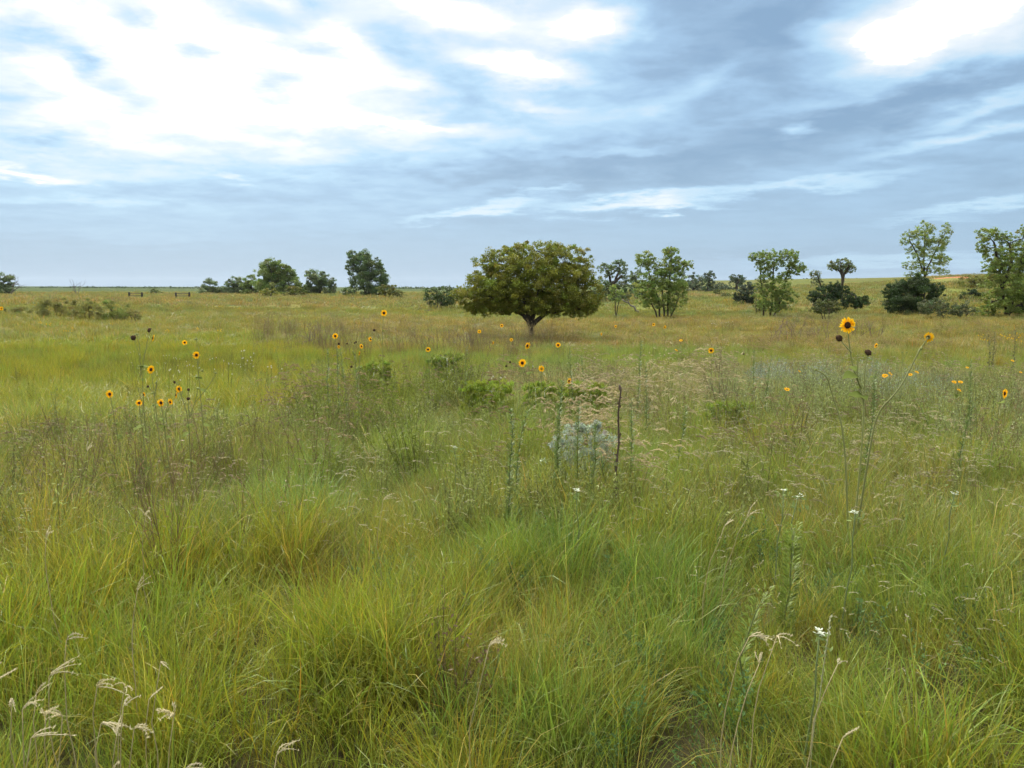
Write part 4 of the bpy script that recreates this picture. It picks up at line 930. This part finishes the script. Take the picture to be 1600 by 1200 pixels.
def build_stalks():
    for lab, D, px, y1, n, lean in (
        ('tall green leafy stalk standing in front of the silver sage, tallest of its row', 5.3, 880, 597, 240, -3), ('green leafy stalk right of the tallest stalk at the silver sage', 5.2, 908, 628, 160, 2),
        ('short green stalk in front of the right part of the silver sage', 5.0, 924, 660, 110, 0), ('green leafy stalk left of the silver sage in the tall dark grass', 4.7, 792, 640, 200, 1),
        ('thin green stalk between the dark grass and the silver sage', 5.0, 826, 642, 120, -2), ('thin green stalk just left of the silver sage', 5.2, 858, 636, 110, 2),
        ('thin green stalk right of the dead brown stalk', 5.4, 988, 622, 120, 1), ('tall green stalk rising before the brown band right of the lone tree', 8.5, 997, 532, 190, 1),
        ('short bushy stalk just right of the tall one before the brown band', 7.6, 1011, 566, 130, 0), ('green stalk below the lone tree trunk', 8.6, 890, 544, 110, 0),
        ('short green stalk right of the stalk below the lone tree', 8.6, 911, 556, 90, 0), ('dark green stalk farthest left below the skyline gap', 8.4, 509, 545, 120, -1),
        ('dark green stalk beneath the open flower left of centre', 8.4, 528, 548, 120, 0), ('dark green stalk in the middle of the left centre row', 8.2, 541, 543, 120, 0),
        ('dark green stalk below the tall sunflower stem', 8.0, 553, 548, 120, 0), ('green stalk right of the single sunflower before the brown band', 10.5, 1176, 545, 130, 0),
        ('bushy light stalk left of the tallest sunflower', 8, 1205, 556, 130, 0), ('green stalk just right of the tallest sunflower stem', 5.6, 1357, 588, 170, 0),
        ('green stalk behind the bent sunflower stem', 9, 1377, 565, 120, 0), ('green stalk above the yellow daisies near the right edge', 7.5, 1522, 562, 170, 0),
        ('green stalk below the yellow daisies near the right edge', 5.8, 1518, 630, 150, 0), ('thin green stalk in the grass right of the dead stalk', 6.2, 1064, 634, 100, 0),
        ('thin brown green stalk left of the tan plumes', 9, 733, 540, 60, 1),
        ('dark stalk leftmost of the far right cluster', 17, 1550, 517, 70, 0), ('dark stalk second in the far right cluster', 17, 1559, 519, 70, 0), ('dark stalk rightmost of the far right cluster', 17, 1590, 517, 70, 1),
    ):
        far = D > 12
        stalk(lab, D, px, y1, n=n, lean=lean, leaf=.055 if not far else .08, spread=.028 if not far else .05, col=(.13, .19, .045) if not far else (.075, .075, .035))
    for lab, D, px, y1, n in (('pale green bottlebrush goldenrod on the right of the foreground', 3.3, 1240, 825, 300), ('pale green goldenrod with loose flower tops left of the bottlebrush one', 2.75, 1190, 925, 200)):
        stalk(lab, D, px, y1, 'goldenrod', 'goldenrod plants', .05, n, .042, (.17, .23, .035), 3, False)
    # dead brown stalk
    b = at(961, 470, 5.0); b[2] = gz(b[0], b[1]); t = thing('dead_stalk', 'dark brown dead stalk standing upright right of the silver sage', 'dead stalk', b)
    m = MB(); p = np.array([at(x, y, 5.0) for x, y in ((960, 850), (963, 800), (962, 740), (967, 690), (966, 645), (970, 612), (968, 602))]) - b; p[0, 2] = -.02
    m.tube(p, [.008, .006, .0075, .0055, .0065, .005, .007], 7, (.085, .058, .042)); m.build('stem', M_STEM, t)
    m = MB(); kk = R.uniform(.1, .97, 70); pos = np.stack([np.interp(kk * 6, np.arange(7), p[:, i]) for i in range(3)], 1) + R.normal(0, .006, (70, 3)); m.leaves(pos, .024, (.10, .066, .045), .5, up=(0, 0, 1)); m.build('withered_leaf', M_LEAF, t)
    # mounds and silver sage
    for lab, px, D, lb, col, a in (
        ('bright green feathery bush left of the tan plumes below the lone tree', 760, 9.0, [(742, 608, 24, 14), (770, 606, 30, 14), (756, 622, 36, 14)], (0.247, 0.312, 0.034), .16),
        ('bright green feathery bush behind the tan plumes', 915, 9.2, [(912, 605, 30, 11), (935, 608, 16, 10), (890, 612, 20, 9)], (0.234, 0.299, 0.034), .16),
        ('small bright green bush between the two larger bright ones', 843, 9.2, [(834, 606, 20, 9), (856, 606, 18, 9)], (0.227, 0.293, 0.036), .16),
        ('soft green bush below the tall sunflower', 590, 11.5, [(592, 574, 20, 11), (572, 580, 16, 9), (604, 584, 14, 8)], (0.221, 0.273, 0.039), .2),
        ('flat bright green bush in the grass right of the dead stalk', 1140, 8.0, [(1130, 634, 30, 6), (1160, 634, 22, 6)], (0.227, 0.286, 0.039), .2),
        ('low bright green bush under the open sunflower by the tree', 705, 12.5, [(700, 560, 24, 9), (680, 566, 18, 8)], (0.208, 0.267, 0.047), .2),
    ):
        lb = lb + [(x_, y_ + 2 * h_ + 4, w_ * 1.05, h_ * 1.5) for x_, y_, w_, h_ in lb]
        tree('bush', lab, 'bush', 'bright green bushes in the grass', (px, D), lb, [[(px - 4, 700), (px - 6, lb[0][1])], [(px + 5, 700), (px + 8, lb[0][1] + 4)]], leaf=.05, col=col, cover=3.0, aspect=a, clump=.22, var=.15, rad=.5, crown='foliage', stem='stem', up=(0, 0, 1.8), bark=M_STEM, twigs=6)
    tree('sagebrush', 'silver grey sage clump behind the green stalks and the dead brown stalk', 'sagebrush', None, (915, 5.7), [(893, 682, 20, 16), (922, 676, 24, 16), (948, 690, 18, 16), (872, 694, 14, 14), (910, 704, 34, 20), (940, 714, 26, 16), (895, 732, 40, 24), (935, 738, 34, 24), (906, 668, 10, 9), (932, 664, 8, 8)],
         [[(905, 760), (898, 700)], [(918, 760), (925, 700)], [(930, 760), (945, 705)]], leaf=.034, col=(.34, .385, .28), cover=1.0, aspect=.22, clump=.22, var=.2, rad=1.2, crown='foliage', stem='stem', up=(0, 0, 1.0), bark=M_GREY, core=.2)
    # twiggy brown plants of the foreground
    for lab, D, px, n, h, kids, col in (
        ('reddish brown branching weed in the left foreground', 3.9, 243, 9, .62, 3, (.14, .085, .045)), ('dark leafless twiggy weed in the centre foreground, tallest twigs left', 2.75, 688, 4, .42, 2, (.085, .055, .035)),
        ('thin brown twigs right of the dark twiggy weed in the centre', 2.7, 728, 3, .36, 2, (.10, .065, .04)), ('rusty stemmed weed beneath the left sunflower group', 5.0, 290, 8, .60, 3, (.13, .085, .05)),
        ('dark brown seedy stalk weed before the grove left of the lone tree', 10.5, 733, 5, .75, 2, (.10, .075, .05)), ('brown branching seed weed right of the single sunflower', 10, 1134, 7, .75, 2, (.12, .085, .055)),
        ('reddish weed at the left edge below the bright grass', 5.6, 112, 8, .55, 3, (.14, .10, .06)), ('red brown twig bundle under the left sunflowers', 4.6, 236, 8, .52, 3, (.15, .10, .055)),
    ):
        b = at(px, 470, D); b[2] = gz(b[0], b[1]); t = thing('twiggy_weed', lab, 'weed', b, 'brown twiggy weeds'); m = MB()
        for k in range(n):
            grow(m, np.zeros(3), np.array((R.normal(0, .28), R.normal(0, .2), 1)), h * R.uniform(.6, .85), .0024 if D < 6 else .005, 2, np.asarray(col) * R.uniform(.7, 1.3), .32, .06, .12, kids)
        m.build('stem', M_STEM, t)
        m2 = MB(); vv = m.v[-1]; allv = np.concatenate(m.v); sel = allv[R.integers(0, len(allv), 70)]; sel = sel[sel[:, 2] > h * .45]
        m2.leaves(sel + R.normal(0, .008, sel.shape), .018 if D < 6 else .03, np.asarray(col) * (1.7, 1.75, 1.5), .4, up=(0, 0, 1)); m2.build('foliage', M_LEAF, t)  # this foliage is the weed's loose seeds around the twigs, not leaves
    # white flowers
    for lab, D, px, py, n in (('white flower cluster standing by itself left of centre in the grass', 5.3, 710, 699, 9), ('white flower in front of the silver sage and dead stalk', 4.1, 901, 766, 9), ('pale flower left of the pair above the goldenrod', 3.7, 1224, 766, 6),
                              ('pale flower right of the pair above the goldenrod', 3.6, 1247, 777, 8), ('pale flower low in the right foreground beside a tall grass stalk', 2.35, 1281, 990, 9), ('pale flower among the seed heads far right', 3.8, 1492, 771, 7),
                              ('small pale flower right of the goldenrod in the dark grass', 3.4, 1336, 801, 6)):
        b = at(px, 470, D); b[2] = gz(b[0], b[1]); t = thing('white_flower', lab, 'wildflower', b, 'white wildflowers'); e = at(px, py, D) - b
        m = MB(); m.tube(curve3(np.zeros(3), e, (.01, 0, 0), 6, .01), np.linspace(.004, .0025, 6), 6, (.15, .19, .07)); m.build('stem', M_STEM, t)
        m = MB()
        for k in range(n):
            c = e + np.array((R.normal(0, .009), R.normal(0, .009), R.normal(0, .004)))
            for q in range(5):
                a = R.uniform(0, 6.28); d = np.array((math.cos(a), math.sin(a), R.uniform(.0, .6))); d = d / np.linalg.norm(d) * R.uniform(.008, .015); s_ = np.array((-math.sin(a), math.cos(a), 0)) * .0032
                m.add([c, c + d * .6 + s_, c + d, c + d * .6 - s_], [(0, 1, 2, 3)], None, (.62, .66, .52))
        m.build('blossom', M_PETAL, t)
        m = MB(); m.leaves(e + R.normal(0, .02, (14, 3)) - (0, 0, .03), .030, (.20, .26, .085), .35, up=(0, 0, .4)); m.build('leaf', M_BROAD, t)

def build_seed_heads():
    """foreground grasses with pale finger-like seed heads"""
    g = 'grasses with pale fingered seed heads in the foreground'
    def head(rad, n, dr):
        m = MB()
        for k in range(n):
            a = R.normal(0, .6); el = R.uniform(.3, 1.6); d = np.array((math.cos(a) * .9, math.sin(a) * .6, el)); d = d / np.linalg.norm(d)
            L = rad * R.uniform(.75, 1.15); kk = np.linspace(0, 1, 7)[:, None]; p = d * kk * L; p[:, 2] -= (kk[:, 0] ** 2) * L * R.uniform(.1, dr); p[:, 0] += kk[:, 0] ** 2 * L * .3
            c = np.array((.58, .51, .32)) * R.uniform(.8, 1.2)
            m.tube(p, np.array((.3, .8, 1, 1, .9, .7, .2)) * .0015, 5, c, cap=True)
            q = np.repeat(p[1:], 5, 0); m.leaves(q + R.normal(0, .0015, q.shape), .012, c * 1.1, .16, up=d * 3)
        return m.mesh('seed_head', M_LEAF)
    heads = [head(r_, n, dr) for r_, n, dr in ((.075, 2, 1.1), (.085, 4, .5), (.065, 3, .8), (.09, 4, .7), (.06, 2, .4), (.08, 3, 1.1), (.07, 5, .6), (.085, 4, .9), (.06, 3, .3))]
    L0 = 'straw coloured grass with a drooping fingered seed head in the lower left foreground'
    left = [(122, 990), (14, 1053), (77, 1074), (96, 1046), (56, 1097), (93, 1107), (119, 1107), (173, 1062), (215, 1062), (215, 1092), (254, 1081), (271, 1023), (180, 1118), (205, 1137), (233, 1125), (294, 1107), (72, 1140), (203, 1193), (313, 1188), (2, 1048), (38, 1080)]
    spots = [(x, y, L0) for x, y in left]
    spots += [(230, 915, 'pale seed head above the lower left seed heads in the green grass'), (457, 1167, 'pale curled seed head at the bottom left of centre'), (784, 1000, 'small upright pale seed head in the lower middle of the grass'),
              (85, 832, 'pale seed head at the left below the reddish weeds'), (240, 800, 'small pale seed head beside the reddish brown weed'), (1233, 985, 'upright pale seed head left of the low white flower'),
              (1330, 1027, 'bent pale seed head right of the low white flower'), (1342, 1140, 'broken pale seed head in the lower right grass'), (1145, 815, 'pale seed head left of the bottlebrush goldenrod'), (1180, 802, 'pale seed head close to the bottlebrush goldenrod'),
              (1190, 985, 'bent straw seed head in the right foreground left of the upright one'), (1208, 1025, 'small tan seed head beneath the upright one on the right'), (145, 700, 'pale bent seed head under the left sunflowers'), (610, 775, 'pale seed head in the middle grass left of the white flower')]
    done = 0
    for i, (px, py, lab) in enumerate(spots):
        ang = math.atan((py - H / 2) / F) + PITCH
        hgt = R.uniform(.56, .66) if py > 900 else .62
        D = (EYE - hgt) / math.tan(ang)
        e = at(px, py, D); b = at(px - R.uniform(5, 45), 470, D - R.uniform(-.05, .12)); b[2] = gz(b[0], b[1])
        t = thing('grass_stalk', lab, 'grass stalk', b, g); e = e - b
        s0 = e - np.array((.035, 0, .02))
        m = MB(); m.tube(curve3(np.zeros(3), s0, np.array((-.04, 0, .03)), 8, .006), np.linspace(.0022, .0012, 8), 5, (.30, .25, .12)); m.build('stem', M_STEM, t)
        h = link('seed_head', heads[(i * 4) % 9], t, s0); h.rotation_euler = (R.normal(0, .3), R.normal(0, .4), R.normal(0, .7)); sc = R.uniform(.55, .95); h.scale = (sc,) * 3
    # one tall thin spike
    D = 2.3; b = at(1295, 470, D); b[2] = gz(b[0], b[1]); t = thing('grass_stalk', 'tall thin pale grass spike standing straight beside the low white flower', 'grass stalk', b)
    e = at(1298, 962, D) - b; m = MB(); m.tube(curve3(np.zeros(3), e, (0, 0, 0), 8, .004), np.linspace(.0022, .0014, 8), 5, (.30, .30, .15)); m.build('stem', M_STEM, t)
    m = MB(); kk = R.uniform(.62, 1, 70)[:, None]; m.leaves(e * kk + R.normal(0, .0015, (70, 3)), .011, (.42, .42, .27), .3, up=(0, 0, 3)); m.build('seed_spike', M_LEAF, t)

def build_far_flowers():
    m1 = MB(); m2 = MB()
    for m, col, sz in ((m1, (.75, .48, .02), .035), (m2, (.70, .70, .58), .014)):
        for k in range(5):
            e = np.array((R.normal(0, .12), R.normal(0, .12), R.uniform(.45, .62))); m.tube([e * (.6, .6, 0), e], [.003, .002], 3, (.13, .15, .05), cap=False)
            for q in range(6):
                a = q * 1.05; d = np.array((math.cos(a), -.3, math.sin(a))) * sz; s_ = np.array((-math.sin(a), 0, math.cos(a))) * sz * .3
                m.add([e, e + d * .6 + s_, e + d, e + d * .6 - s_], [(0, 1, 2, 3)], None, col)
    spread_cover('distant_wildflowers', 'tiny yellow and white wildflowers dotted over the far meadow', [m1, m2], [
        (-40, 440, 34, 70, 16, (0, 1), .8, (.8, .8, .8)), (1520, 1650, 34, 40, 8, (0, 1), .8, (.8, .8, .8)), 
        (180, 420, 12, 17, 16, (1, 2), .9, (.7, .7, .6)), (950, 1300, 40, 60, 30, (1, 2), 1.0, (.6, .6, .6)), (600, 900, 8, 14, 6, (1, 2), .8, (.7, .7, .6))], mat=mat_plant('wildflowers', inst=True, transl=.3))

build_trees()
build_dead_wood()
build_sunflowers()
build_stalks()
build_seed_heads()
build_far_flowers()

HAZE = 0.00006
def build_haze():
    m = MB(); a, c = 4150.0, 60.0
    x = [-a, a]; v = [(p, q, r) for r in (-4.0, c) for q in (-a, a) for p in x]
    m.add(v, [(0, 2, 3, 1), (4, 5, 7, 6), (0, 1, 5, 4), (2, 6, 7, 3), (0, 4, 6, 2), (1, 3, 7, 5)])
    mt = bpy.data.materials.new('thin_haze'); mt.use_nodes = True; t = NT(mt.node_tree); t.n.clear()
    o = t.new('ShaderNodeOutputMaterial'); pv = t.new('ShaderNodeVolumePrincipled')
    pv.inputs['Color'].default_value = (.80, .88, .97, 1); pv.inputs['Density'].default_value = HAZE; pv.inputs['Anisotropy'].default_value = .2
    t.l.new(pv.outputs[0], o.inputs['Volume'])
    h = m.build('haze', mt); tag(h, 'thin summer haze in the air over the meadow', None, None, 'stuff')
build_haze()
